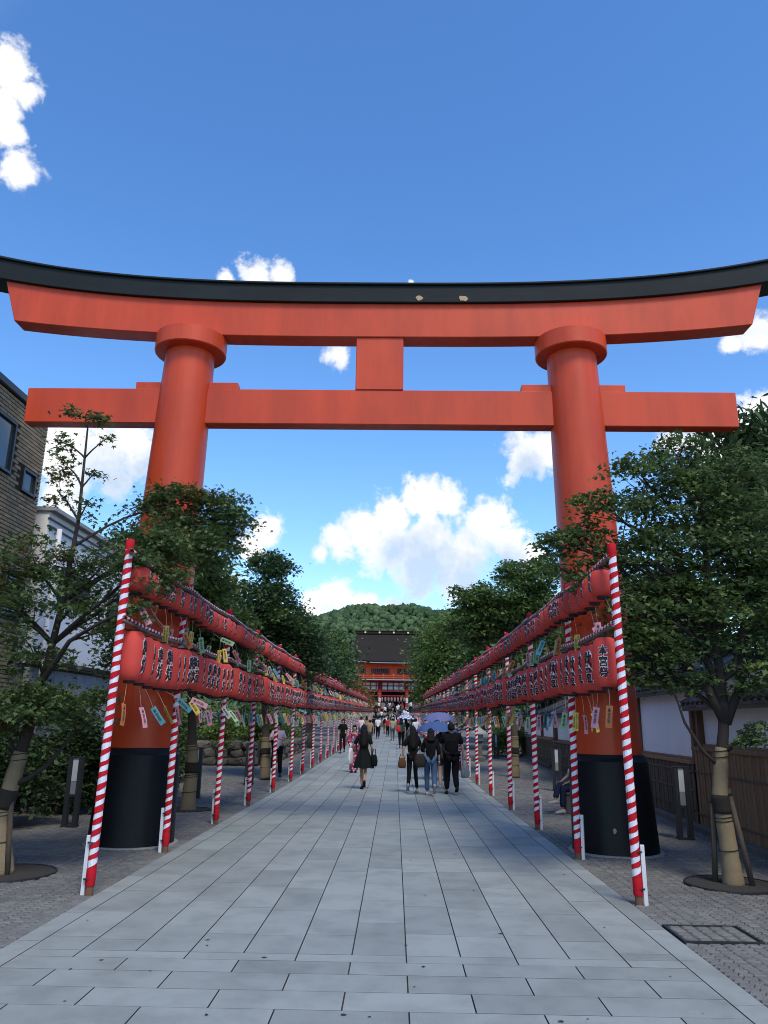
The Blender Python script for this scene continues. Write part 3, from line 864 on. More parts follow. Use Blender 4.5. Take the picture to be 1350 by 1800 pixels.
me.polygons.foreach_set('use_smooth', [True]*len(me.polygons))
forest = tag(link('forest', me), 'dense green wood covering the hill behind the gate', 'forest', kind='stuff')

# ================================================================== SHRINE GATEHOUSE
GY = 122.0
MT['gate_orange'] = mat('gate_vermilion', (.70, .105, .022), rough=.5, var=.06, scale=.6)
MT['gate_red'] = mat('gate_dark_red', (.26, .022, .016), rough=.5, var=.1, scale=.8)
MT['bark_roof'] = mat('cypress_bark_roof', (.028, .024, .021), rough=.95, var=.25, scale=.7, stretch=(.6, 3, 3), bump=.3, bscale=6, spec=.1)
MT['eave_edge'] = mat('pale_eave_edge', (.33, .38, .46), rough=.6)
MT['gold'] = mat('gilt_crest', (.75, .60, .35), rough=.35, metal=.6)
MT['dull_pink'] = mat('faded_lantern', (.30,.17,.17), rough=.8)
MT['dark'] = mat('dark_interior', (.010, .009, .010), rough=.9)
MT['green_paint'] = mat('green_paint', (.012, .05, .035), rough=.6)
gate = thing('shrine_gatehouse', 'two-storey vermilion shrine gatehouse with dark bark roof at the path end', 'gatehouse', (0, GY, 1.1))
Z0 = -1.1
def gbox(name, c, s, mt, parent=gate, **k):
    m = MB(); m.box((c[0], c[1], c[2]+Z0), s, **k); return link(name, m.mesh(name, mt), parent)
gbox('plinth', (0, 3, 2.2), (15, 9, 2.1), MT['stone'])
nst = 12
for i in range(nst):
    z = 1.12 + 2.13*(i+1)/nst
    gbox('step', (0, -9.4 + i*.66 + 3.3, z - .30), (9.0, 6.6, .60-.004*i), MT['stone'])
for x in (-5.3, -2.1, 2.1, 5.3):
    for yq in (0, 5.0):
        m = MB(); m.lathe([(.42, 3.2), (.42, 3.35), (.27, 3.38), (.26, 8.2)], 14, c=(x, yq, Z0)); c_ = link('column', m.mesh('column', MT['gate_red'], True), gate)
        if yq == 0:
            m = MB(); m.box((x, -.30, 5.05+Z0), (.36, .05, .75)); link('plaque', m.mesh('plaque', MT['white_paint']), c_)
for z, h, mt in ((6.50, .30, 'gate_red'), (7.25, .14, 'gate_red'), (7.85, .28, 'gate_red'), (5.75, .16, 'gate_red')):
    gbox('tie_beam', (0, 0, z), (11.4, .30, h), MT[mt])
for i in range(13):
    x = -5.3 + 10.6*i/12
    gbox('strut', (x, -.02, 7.2), (.14, .26, 1.3), MT['gate_red'])
for i in range(12):
    x = -5.3 + 10.6*(i+.5)/12
    for z in (6.93, 7.53): gbox('white_panel', (x, .03, z), (.72, .06, .44 if z < 7 else .40), MT['white_paint'])
gbox('upper_wall', (0, .12, 9.15), (11.2, .2, 2.1), MT['gate_orange'])
gbox('side_wall', (-5.5, 2.6, 9.15), (.2, 4.8, 2.1), MT['gate_orange']); gbox('side_wall', (5.5, 2.6, 9.15), (.2, 4.8, 2.1), MT['gate_orange'])
for x0, x1 in ((-5.35, -4.35), (-3.5, -.58), (.58, 3.3), (4.35, 5.35)):
    w = gbox('lattice_window', ((x0+x1)/2, -.0, 9.42), (x1-x0, .06, .92), MT['gate_red'])
    m = MB(); k = int((x1-x0)/.16)
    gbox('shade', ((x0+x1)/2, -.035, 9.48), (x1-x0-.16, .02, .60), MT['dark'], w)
    for i in range(k):
        m = MB(); m.box((x0+.12+(x1-x0-.24)*i/(k-1), -.06, 9.48+Z0), (.05, .03, .60)); link('slat', m.mesh('slat', MT['eave_edge'] if i % 2 else MT['gate_red']), w)
gbox('balcony', (0, -.55, 8.06), (12.4, 1.4, .10), MT['gate_orange'])
gbox('balcony_edge', (0, -1.27, 8.10), (12.6, .05, .13), MT['eave_edge'])
for z in (8.42, 8.72): gbox('balcony_rail', (0, -1.2, z), (12.4, .07, .08), MT['gate_orange'])
for i in range(9):
    x = -6.1 + 12.2*i/8
    p = gbox('balcony_post', (x, -1.2, 8.48), (.12, .12, .72), MT['gate_orange'])
    m = MB(); m.ball((x, -1.2, 8.90+Z0), .09, 8, 5); link('cap', m.mesh('cap', MT['gold'], True), p)
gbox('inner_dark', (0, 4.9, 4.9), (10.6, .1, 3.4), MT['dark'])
for s in (-1, 1):
    gbox('side_door', (s*3.7, 1.2, 4.6), (2.7, .1, 2.6), MT['green_paint'])
    gbox('side_notice', (s*3.8, 1.1, 4.7), (1.0, .05, .7), MT['white_paint'])
for i in range(8):
    x = -1.7 + 3.4*i/7
    m = MB(); m.lathe([(.10, 4.85), (.16, 4.95), (.16, 5.4), (.10, 5.5)], 10, c=(x, -.1, Z0)); link('hanging_lantern', m.mesh('hanging_lantern', MT['dull_pink'], True), gate)
    gbox('curtain_panel', (x, .25, 5.55), (.40, .03, .5), MT['gate_red'])
# bracket tiers and eaves, roof
for k in range(3): gbox('bracket_tier', (0, .1 - .42*k, 10.28 + .16*k), (11.6+.9*k, .5, .15), MT['gate_orange'])
for i in range(46):
    x = -7.2 + 14.4*i/45
    lift = .42*(abs(x)/7.4)**3
    m = MB(); m.box((x, -1.05, 10.62+lift+Z0), (.11, 2.2, .12), rot=(-.10, 0, 0)); link('rafter', m.mesh('rafter', MT['gate_orange']), gate)
nu, nv = 24, 10
def roof_pt(u, v, back=False, dz=0.0):
    w = 5.95 + 1.75*v**1.2
    x = u*w
    yy_ = 3.0 + (-5.3*v if not back else 5.3*v)
    z = 15.55 - 4.72*(1-(1-v)**1.45) + .55*(abs(u)**3)*v**2 + dz
    return (x, yy_, z + Z0)
m = MB()
for back in (False, True):
    g = [[roof_pt(-1+2*i/nu, j/nv, back) for i in range(nu+1)] for j in range(nv+1)]
    fl = [p for r in g for p in r]
    F = [(j*(nu+1)+i, (j+1)*(nu+1)+i, (j+1)*(nu+1)+i+1, j*(nu+1)+i+1) for j in range(nv) for i in range(nu)]
    m.add(fl, F)
    # eave thickness
    e0 = [roof_pt(-1+2*i/nu, 1, back) for i in range(nu+1)]; e1 = [(p[0]*.995, p[1]+(.10 if not back else -.10), p[2]-.34) for p in e0]
    m.add(e0+e1, [(i, nu+1+i, nu+2+i, i+1) for i in range(nu)])
    e2 = [(p[0]*.8, (p[1]+3)/2 if not back else (p[1]+3)/2, p[2]+.35) for p in e1]
    m.add(e1+e2, [(i, nu+1+i, nu+2+i, i+1) for i in range(nu)])
for s in (-1, 1):
    L1_ = [roof_pt(s, j/nv, False) for j in range(nv+1)]; L2_ = [roof_pt(s, j/nv, True) for j in range(nv+1)]
    m.add(L1_+L2_, [(j, j+1, nv+2+j, nv+1+j) for j in range(nv)])
roof = link('roof', auto_smooth(m.mesh('roof', MT['bark_roof']), 40), gate)
m = MB()
e0 = [roof_pt(-1+2*i/nu, 1) for i in range(nu+1)]
m.rings([[(p[0], p[1]-.02, p[2]-.20), (p[0], p[1]-.02, p[2]-.30), (p[0], p[1]+.08, p[2]-.30), (p[0], p[1]+.08, p[2]-.20)] for p in e0])
link('eave_trim', m.mesh('eave_trim', MT['eave_edge']), roof)
m = MB(); m.box((0, 3, 15.75+Z0), (12.4, .55, .42), ch=.04); m.box((0, 3, 16.0+Z0), (12.7, .75, .12), ch=.03); ridge = link('ridge', m.mesh('ridge', MT['bark_roof']), roof)
for i in range(5):
    m = MB(); x = -4.6+2.3*i
    m.tube([(x, 2.70, 15.78+Z0), (x, 2.74, 15.78+Z0)], .15, 12); link('crest', m.mesh('crest', MT['gold']), ridge)

# ================================================================== LEFT BUILDINGS
MT['brick'] = mat('tan_brick', world_pos=True, col=(.27, .21, .135), rough=.85, var=.15, scale=5, bump=.25, bscale=60, rnd=.22)
MT['brick_far'] = mat('tan_bricks', world_pos=True, col=(.27, .21, .135), rough=.85, var=.15, scale=5, bump=.25, bscale=60, island=.22)
MT['mortar'] = mat('dark_mortar', (.045, .040, .035), rough=.95)
MT['frame'] = mat('bronze_frame', (.030, .028, .027), rough=.4, spec=.5)
MT['pane'] = mat('window_glass', (.055, .075, .085), rough=.06, var=.05, spec=.8)
MT['white_wall'] = mat('white_render', (.80, .81, .82), rough=.8, var=.04, scale=.8, stain=.10, sscale=.6)
MT['concrete'] = mat('grey_panel', (.36, .37, .37), rough=.85, var=.08, scale=2, stain=.25, sscale=1.5, stretch=(1,1,.3))
BX = -7.0
bb = thing('brick_building', 'tan brick building with dark window frames at left edge', 'building', (BX, 10.0, 0))
m = MB(); m.box((-3.01, .2, 3.82), (6.0, 9.4, 7.64)); bwall = link('wall', m.mesh('brick_wall', MT['mortar']), bb)
m = MB(); m.box((-3.0, .2, 7.70), (6.16, 9.56, .16), ch=.02); link('roof_edge', m.mesh('roof_edge', MT['frame']), bb)
wins = [(12.25, 13.62, 6.10, 7.12), (14.10, 14.66, 5.95, 6.42), (13.98, 14.72, 3.55, 4.38), (9.6, 11.2, 6.0, 7.1), (10.4, 12.4, 3.4, 4.5)]
BW, BH = .222, .0765
bricks = []
row = 0; z = .04
while z < 7.55:
    y = 5.6 + (BW/2 if row % 2 else 0)
    while y < 14.86:
        y1 = min(y+BW-.012, 14.895)
        if not any(y1 > w[0]-.01 and y < w[1]+.01 and z+BH > w[2]-.01 and z < w[3]+.01 for w in wins) and y1-y > .05:
            bricks.append((round(y, 4), round(y1, 4), round(z, 4)))
        y += BW
    z += BH; row += 1
def brick_geo(mb, w, y=0, z=0):
    x, h = .016, BH-.012
    mb.add([(-.02, y, z), (-.02, y+w, z), (-.02, y+w, z+h), (-.02, y, z+h), (x, y+.003, z+.003), (x, y+w-.003, z+.003), (x, y+w-.003, z+h-.003), (x, y+.003, z+h-.003)],
           [(4,5,6,7), (0,1,5,4), (1,2,6,5), (2,3,7,6), (3,0,4,7)])
vb = [b_ for b_ in bricks if in_view((BX, b_[0], b_[2]), .005) and b_[2] > 4.2]
vb = set(sorted(vb, key=lambda b_: -b_[2]*0.4 - abs(0))[:300])
bm_cache = {}
rest = MB()
for b_ in bricks:
    w = round(b_[1]-b_[0], 3)
    if b_ in vb:
        if w not in bm_cache:
            q_ = MB(); brick_geo(q_, w); bm_cache[w] = q_.mesh('brick', MT['brick'])
        link('brick', bm_cache[w], bwall, (0, b_[0]-10.0, b_[2]))
    else: brick_geo(rest, w, b_[0]-10.0, b_[2])
tag(link('bricks', rest.mesh('bricks', MT['brick_far']), bwall), kind='stuff')
for i, (y0, y1, z0, z1) in enumerate(wins):
    m = MB(); t = .05; yc, zc = (y0+y1)/2-10, (z0+z1)/2
    for c, s in (((.01, yc, z0+t/2), (.09, y1-y0, t)), ((.01, yc, z1-t/2), (.09, y1-y0, t)), ((.01, y0-10+t/2, zc), (.09, t, z1-z0-2*t)), ((.01, y1-10-t/2, zc), (.09, t, z1-z0-2*t))): m.box(c, s)
    if i in (0, 3, 4): m.box((.012, yc, zc), (.05, .04, z1-z0-2*t))
    w = link('window', m.mesh('window_frame', MT['frame']), bb)
    if i == 2:
        for k in range(11):
            m = MB(); m.box((.02, yc, z0+.08+(z1-z0-.16)*k/10), (.05, y1-y0-.1, .012), rot=(0, -.6, 0)); link('louvre', m.mesh('louvre', MT['frame']), w)
    m = MB(); m.box((-.012, yc, zc), (.03, y1-y0-.09, z1-z0-.09)); link('pane', m.mesh('pane', MT['pane']), w)

wb_ = thing('white_building', 'white rendered building with grey lower panels behind the left maple', 'building', (BX, 21.0, 0))
m = MB(); m.box((-3.05, 0, 4.35), (6.0, 10.8, 3.16)); link('upper_wall', m.mesh('white_upper', MT['white_wall']), wb_)
for i in range(9):
    m = MB(); m.box((-.10, -4.8+1.2*i, 1.35), (.12, 1.17, 2.68), ch=.006); link('wall_panel', m.mesh('wall_panel', MT['concrete']), wb_)
m = MB(); m.box((-3.15, 0, 1.40), (5.8, 10.7, 2.76)); link('core', m.mesh('white_core', MT['concrete']), wb_)
m = MB(); m.box((-.0, 0, 2.82), (.22, 10.86, .08)); link('band', m.mesh('band', MT['frame']), wb_)
for z in (5.62, 5.78): 
    m = MB(); m.box((-.03, 0, z), (.06, 10.84, .025)); link('parapet_line', m.mesh('parapet_line', MT['frame']), wb_)
m = MB(); m.box((-3.0, 0, 5.98), (6.2, 10.9, .10), ch=.01); link('parapet_cap', m.mesh('parapet_cap', MT['concrete']), wb_)
m = MB(); m.tube([(.06, 0, 6.2), (.06, 0, 6.24)], .01, 4)
for i, (y0, y1) in enumerate(((-4.5, -2.9), (-1.6, 0.4), (1.8, 3.6))):
    m = MB(); m.box((-.02, (y0+y1)/2, 4.86), (.08, y1-y0, .06)); m.box((-.02, (y0+y1)/2, 4.16), (.08, y1-y0, .05))
    for k in range(4): m.box((-.02, y0+.03+(y1-y0-.06)*k/3, 4.51), (.075, .05, .64))
    w = link('window', m.mesh('window_frame', MT['frame']), wb_)
    m = MB(); m.box((-.045, (y0+y1)/2, 4.51), (.03, y1-y0-.08, .64)); link('pane', m.mesh('pane', MT['pane']), w)
m = MB(); m.tube([(.10, -5.15, 0), (.10, -5.15, 5.6)], .055, 10); link('downpipe', m.mesh('downpipe', MT['white_paint'], True), wb_)

# ================================================================== RIGHT WALL, FENCE
def fx(y): return 5.49 + (y-11.2)*0.047
fa = math.atan(0.047)
def wall_section(y0, y1, ztop, zf, label, warm):
    yc = (y0+y1)/2; Ls = (y1-y0)
    g0 = gz(yc)
    w = thing('plaster_wall', label, 'wall', (fx(yc)+.14, yc, g0), -fa)
    m = MB(); m.box((.10, 0, (ztop)/2), (.16, Ls, ztop)); link('plaster_panel', m.mesh('plaster_panel', MT['plaster']), w)
    m = MB(); m.box((.0, 0, zf+.03), (.07, Ls-.01, .12), ch=.008); link('sill_beam', m.mesh('sill_beam', MT['wood']), w)
    n = max(2, int(Ls/3.2))
    for i in range(n+1):
        m = MB(); m.box((-.03, -Ls/2+.1+(Ls-.2)*i/n, (ztop-.02)/2), (.12, .13, ztop-.02), ch=.008); link('post', m.mesh('wall_post', MT['wood_post']), w)
    # small tiled roof
    m = MB()
    m.add([(-.24,-Ls/2-.25,ztop+.07),(-.24,Ls/2+.25,ztop+.07),(.85,Ls/2+.25,ztop+.62),(.85,-Ls/2-.25,ztop+.62),(-.24,-Ls/2-.25,ztop+.02),(-.24,Ls/2+.25,ztop+.02),(.85,Ls/2+.25,ztop+.54),(.85,-Ls/2-.25,ztop+.54)],
          [(0,3,2,1),(4,5,6,7),(0,1,5,4),(1,2,6,5),(2,3,7,6),(3,0,4,7)])
    rf = link('roof', m.mesh('wall_roof', MT['tile']), w)
    m = MB(); m.box((-.19, 0, ztop-.01), (.07, Ls+.4, .06)); link('eave_board', m.mesh('eave_board', MT['wood_dark']), rf)
    k = int((Ls+.4)/.26)
    t = MB(); t.tube([(-.27,0,ztop+.09),(.85,0,ztop+.66)], .045, 6); tm = t.mesh('tile_row', MT['tile'], True)
    for i in range(k+1): link('tile_row', tm, rf, (0, -Ls/2-.2+.26*i, 0))
    m = MB(); m.tube([(.85, -Ls/2-.25, ztop+.68), (.85, Ls/2+.25, ztop+.68)], .11, 8); link('ridge', m.mesh('wall_ridge', MT['tile'], True), rf)
    # board fence in front
    f = thing('board_fence', ('warm brown' if warm else 'dark weathered') + ' vertical board fence below the ' + label.split(' with')[0], 'fence', (fx(yc), yc, g0), -fa)
    nb = int(Ls/.148)
    bd = MB(); bd.box((0,0,zf/2+.03), (.022, .128, zf-.06), ch=.003); bme = bd.mesh('board', MT['wood'] if warm else MT['wood_dark'])
    bt = MB(); bt.box((-.018,0,zf/2+.03), (.018, .034, zf-.06)); btm = bt.mesh('batten', MT['wood'] if warm else MT['wood_dark'])
    for i in range(nb):
        yy_ = -Ls/2 + .074 + .148*i
        link('board', bme, f, (random.uniform(-.003,.003), yy_, 0))
        if i % 2 == 0: link('batten', btm, f, (0, yy_+.074, 0))
    for z in ([.30, .62, .94] if not warm else [.25, .95]):
        m = MB(); m.box((-.022, 0, z), (.02, Ls, .03)); link('cross_rail', m.mesh('cross_rail', MT['wood_dark']), f)
    m = MB(); m.box((.0, 0, zf+.01), (.10, Ls, .06), ch=.006); link('top_rail', m.mesh('top_rail', MT['wood']), f)
    m = MB(); m.box((-.10, 0, .03), (.16, Ls, .12), ch=.012); tag(link('kerb', m.mesh('kerb', MT['stone']), f))
wall_section(4.0, 14.4, 2.02, 1.33, 'white plaster wall with low tiled roof behind the right trunk', True)
wall_section(14.5, 22.5, 2.36, 1.08, 'white plaster wall with higher eave right of the torii', False)
wall_section(22.6, 31.0, 1.95, 1.05, 'posted white plaster wall with fence beyond the right torii pillar', False)
wall_section(31.1, 42.0, 1.95, 1.00, 'farthest white plaster wall with fence on the right', False)

# ================================================================== STREET FURNITURE
def bollard(x, y, label):
    o = thing('bollard_lamp', label, 'bollard lamp', (x, y, gz(y)-.02), 0, 'bollard lamps')
    for s in (-1, 1):
        m = MB(); m.box((s*.085, 0, .54), (.075, .10, 1.10), ch=.006); link('post', m.mesh('bollard_post', MT['iron']), o)
    m = MB(); m.box((0, 0, .905), (.092, .06, .36)); link('lamp_panel', m.mesh('lamp_panel', MT['glass_white']), o)
    m = MB(); m.box((0, 0, .62), (.092, .06, .20)); link('lower_panel', m.mesh('lower_panel', MT['glass_grey']), o)
    m = MB(); m.box((0, 0, .50), (.093, .08, .035)); link('crossbar', m.mesh('crossbar', MT['iron']), o)
    m = MB(); m.box((0, 0, 1.099), (.25, .11, .012)); link('cap', m.mesh('cap', MT['iron']), o)
    m = MB(); m.box((0, 0, .025), (.26, .13, .03)); link('foot', m.mesh('foot', MT['iron']), o)
bollard(-4.98, 13.36, 'dark steel bollard lamp by the hedge left of the torii base')
bollard(4.90, 13.08, 'dark steel bollard lamp before the fence right of the torii base')
bollard(-4.31, 18.8, 'dark steel bollard lamp behind the left wrapped trunk and stripes')
bollard(-3.75, 22.6, 'dark steel bollard lamp behind the third left striped pole')
bollard(4.75, 22.2, 'dark steel bollard lamp beside the fence behind right wrapped tree')
bollard(5.13, 38.3, 'small distant dark bollard lamp by the far right fence')
bollard(-4.6, 33.0, 'small distant dark bollard lamp in front of the stone wall')

# stone wall on the left
sw = thing('stone_wall', 'low wall of rough stacked stones below the left shrubs', 'wall', (-7.0, 30.5, gz(30)))
m = MB(); m.box((-.6, .4, .42), (5.4, .6, .84)); m.box((2.05, 7.4, .38), (.6, 13.4, .76)); link('core', m.mesh('wall_core', MT['soil']), sw)
def stone(w, h, d):
    bm = bmesh.new(); bmesh.ops.create_icosphere(bm, subdivisions=2, radius=.5)
    for v in bm.verts:
        c = v.co; k = max(abs(c.x), abs(c.y), abs(c.z))/.5
        c /= (k**.75); c.x *= w; c.y *= d; c.z *= h
        c += Vector((random.uniform(-.03,.03), random.uniform(-.03,.03), random.uniform(-.03,.03)))
    me = bpy.data.meshes.new('stone'); bm.to_mesh(me); bm.free(); me.materials.append(MT['stone']); return me
stones = [stone(random.uniform(.5,.8), random.uniform(.30,.42), .4) for _ in range(6)]
for r_ in range(3):
    x = -3.2 + random.uniform(0,.3)
    while x < 2.0:
        w = random.uniform(.42, .75); link('stone', random.choice(stones), sw, (x+w/2, .12+random.uniform(-.04,.04), .15+.28*r_), (random.uniform(-.1,.1), random.uniform(-.1,.1), random.uniform(-.2,.2)), (w/.62, 1, 1)); x += w
    y = .4
    while y < 13.5:
        w = random.uniform(.5, .85); link('stone', random.choice(stones), sw, (2.3+random.uniform(-.04,.04), y+w/2, .13+.25*r_), (random.uniform(-.1,.1), random.uniform(-.1,.1), PI/2+random.uniform(-.2,.2)), (w/.62, 1, .95)); y += w
sl = thing('stone_lantern', 'small pale stone lantern standing right of the path beyond the umbrellas', 'stone lantern', (4.1, 36.0, gz(36)))
m = MB(); m.lathe([(.28,0),(.28,.12),(.13,.18),(.12,.75),(.2,.82)], 12); link('shaft', m.mesh('shaft', MT['stone']), sl)
m = MB(); m.box((0,0,.98), (.34,.34,.30), ch=.02); link('fire_box', m.mesh('fire_box', MT['concrete']), sl)
m = MB(); m.lathe([(.42,1.12),(.40,1.17),(.12,1.36),(.06,1.42),(.07,1.5),(.02,1.56)], 6); link('cap', m.mesh('cap', MT['concrete']), sl)
# ================================================================== TREES AND SHRUBS
def leaf_mat(name, col, hue=.06, isl=.42, trans=.36):
    return mat(name, col, rough=.55, var=.18, scale=1.2, island=isl, hue=hue, spec=.25, trans=trans)
MT['bark'] = mat('bark', (.085, .066, .050), rough=.95, var=.3, scale=8, bump=.6, bscale=25, stretch=(3,3,.7))
MT['bark_dark'] = mat('dark_bark', (.035, .028, .024), rough=.95, var=.3, scale=8, bump=.6, bscale=25, stretch=(3,3,.7))
MT['burlap'] = mat('burlap_wrap', (.255, .200, .120), rough=1.0, var=.16, scale=6, bump=.6, bscale=110, stain=.25, sscale=3)
MT['band'] = mat('dark_band', (.022, .019, .015), rough=1.0, var=.2, bump=.5, bscale=80)
MT['leaf_maple'] = leaf_mat('maple_leaves', (0.079, 0.142, 0.050))
MT['leaf_maple_y'] = leaf_mat('maple_leaves_yellowing', (0.134, 0.142, 0.034), hue=.10)
MT['leaf_dark'] = leaf_mat('dark_leaves', (0.050, 0.103, 0.039))
MT['leaf_mid'] = leaf_mat('mid_green_leaves', (0.089, 0.163, 0.047))
MT['leaf_bright'] = leaf_mat('light_green_leaves', (0.119, 0.203, 0.050))
MT['leaf_brown'] = leaf_mat('bronze_leaves', (0.262, 0.173, 0.044), hue=.10)
MT['forest_leaf'] = leaf_mat('forest_leaves', (.050, .092, .040), isl=.5)
def star(n, inner, wob=0.0):
    pts = []
    for k in range(n):
        a = PI/2 + (k-(n-1)/2)*(2*PI/(n+1.3)); l = 1.0 - .42*abs(k-(n-1)/2)/((n-1)/2)
        pts.append((math.cos(a)*l, math.sin(a)*l, -.10*l))
        if k < n-1:
            a2 = a + PI/(n+1.3); pts.append((math.cos(a2)*inner, math.sin(a2)*inner, 0))
    pts.append((0, -.12, 0.02))
    return np.array(pts)*.55
LEAF = {'maple': star(5, .36), 'lobe': star(3, .45), 'lance': np.array([(0,-.5,0),(.17,-.1,.03),(.13,.25,0),(0,.62,-.10),(-.13,.25,0),(-.17,-.1,.03)]),
        'oval': np.array([(0,-.5,0),(.28,0,.04),(0,.5,-.06),(-.28,0,.04)])}
def leaf_mesh(name, pos, size, tpl, mt, up=.9, rngl=rng, mats=None, idx=None):
    T = LEAF[tpl]; n = len(pos); k = len(T)
    nrm = rngl.normal(size=(n,3)); nrm[:,2] = np.abs(nrm[:,2]) + up; nrm /= np.linalg.norm(nrm, axis=1)[:,None]
    t = rngl.normal(size=(n,3)); t[:,2] -= .5; t -= nrm*(t*nrm).sum(1)[:,None]; t /= np.linalg.norm(t, axis=1)[:,None]
    bt = np.cross(nrm, t)
    s = size*rngl.uniform(.45, 1.45, n)[:,None,None]
    V = pos[:,None,:] + s*(T[None,:,0,None]*bt[:,None,:] + T[None,:,1,None]*t[:,None,:] + T[None,:,2,None]*nrm[:,None,:])
    V = V.reshape(-1,3).astype(np.float32)
    me = bpy.data.meshes.new(name)
    me.vertices.add(n*k); me.vertices.foreach_set('co', V.ravel())
    me.loops.add(n*k); me.loops.foreach_set('vertex_index', np.arange(n*k, dtype=np.int32))
    me.polygons.add(n); me.polygons.foreach_set('loop_start', np.arange(0, n*k, k, dtype=np.int32))
    for q in (mats or [mt]): me.materials.append(q)
    if idx is not None: me.polygons.foreach_set('material_index', idx.astype(np.int32))
    me.update(calc_edges=True); me.validate()
    return me
_g = np.random.default_rng(77)
_sel = crown_pts[_g.integers(0, len(crown_pts), 90000)]
_sel = _sel[_sel[:,2] > 12] + _g.normal(size=(int((_sel[:,2] > 12).sum()), 3))*0.35
tag(link('foliage', leaf_mesh('forest_foliage', _sel, 1.25, 'oval', MT['forest_leaf'], .3, _g), forest), kind='stuff')
def crown_points(clumps, total, spray=.16, flat=.45, seed=1, hollow=.35):
    g = np.random.default_rng(seed)
    vol = np.array([(c[3]*c[4]*c[5])**.72*(c[6] if len(c) > 6 else 1.0) for c in clumps]); vol /= vol.sum()
    out = []; subs = []
    for c, w in zip(clumps, vol):
        n = max(int(total*w), 30); ns = max(4, int(n/55))
        d = g.normal(size=(ns,3)); d /= np.linalg.norm(d, axis=1)[:,None]
        r = (g.uniform(hollow**3, 1.0, ns))**(1/3.0)
        ctr = np.array(c[:3]) + d*r[:,None]*np.array(c[3:6])
        subs.append(ctr)
        wgt = g.uniform(.3, 1.6, ns); wgt /= wgt.sum()
        ids = g.choice(ns, n, p=wgt)
        sp = spray*(min(c[3:6])/.4)**.5
        o = g.normal(size=(n,3))*np.array((sp, sp, sp*flat))
        rad = np.linalg.norm(o[:,:2], axis=1)
        o[:,2] -= .25*rad                                   # sprays droop at their rims
        out.append(ctr[ids] + o)
    return np.concatenate(out), subs
def curve_pts(a, b_, sag=.0, n=7, wob=.06, bow=0.0):
    a, b_ = Vector(a), Vector(b_); d = b_-a; L_ = d.length
    pts = []
    side = Vector((random.uniform(-1,1), random.uniform(-1,1), random.uniform(-.3,.3)))*wob*L_
    for i in range(n):
        u = i/(n-1)
        p = a + d*u + side*math.sin(PI*u) + Vector((0,0,1))*(bow*L_*math.sin(PI*u))
        p += Vector((random.uniform(-1,1), random.uniform(-1,1), random.uniform(-1,1)))*.012*L_*(0 if i in (0, n-1) else 1)
        pts.append(p)
    return pts
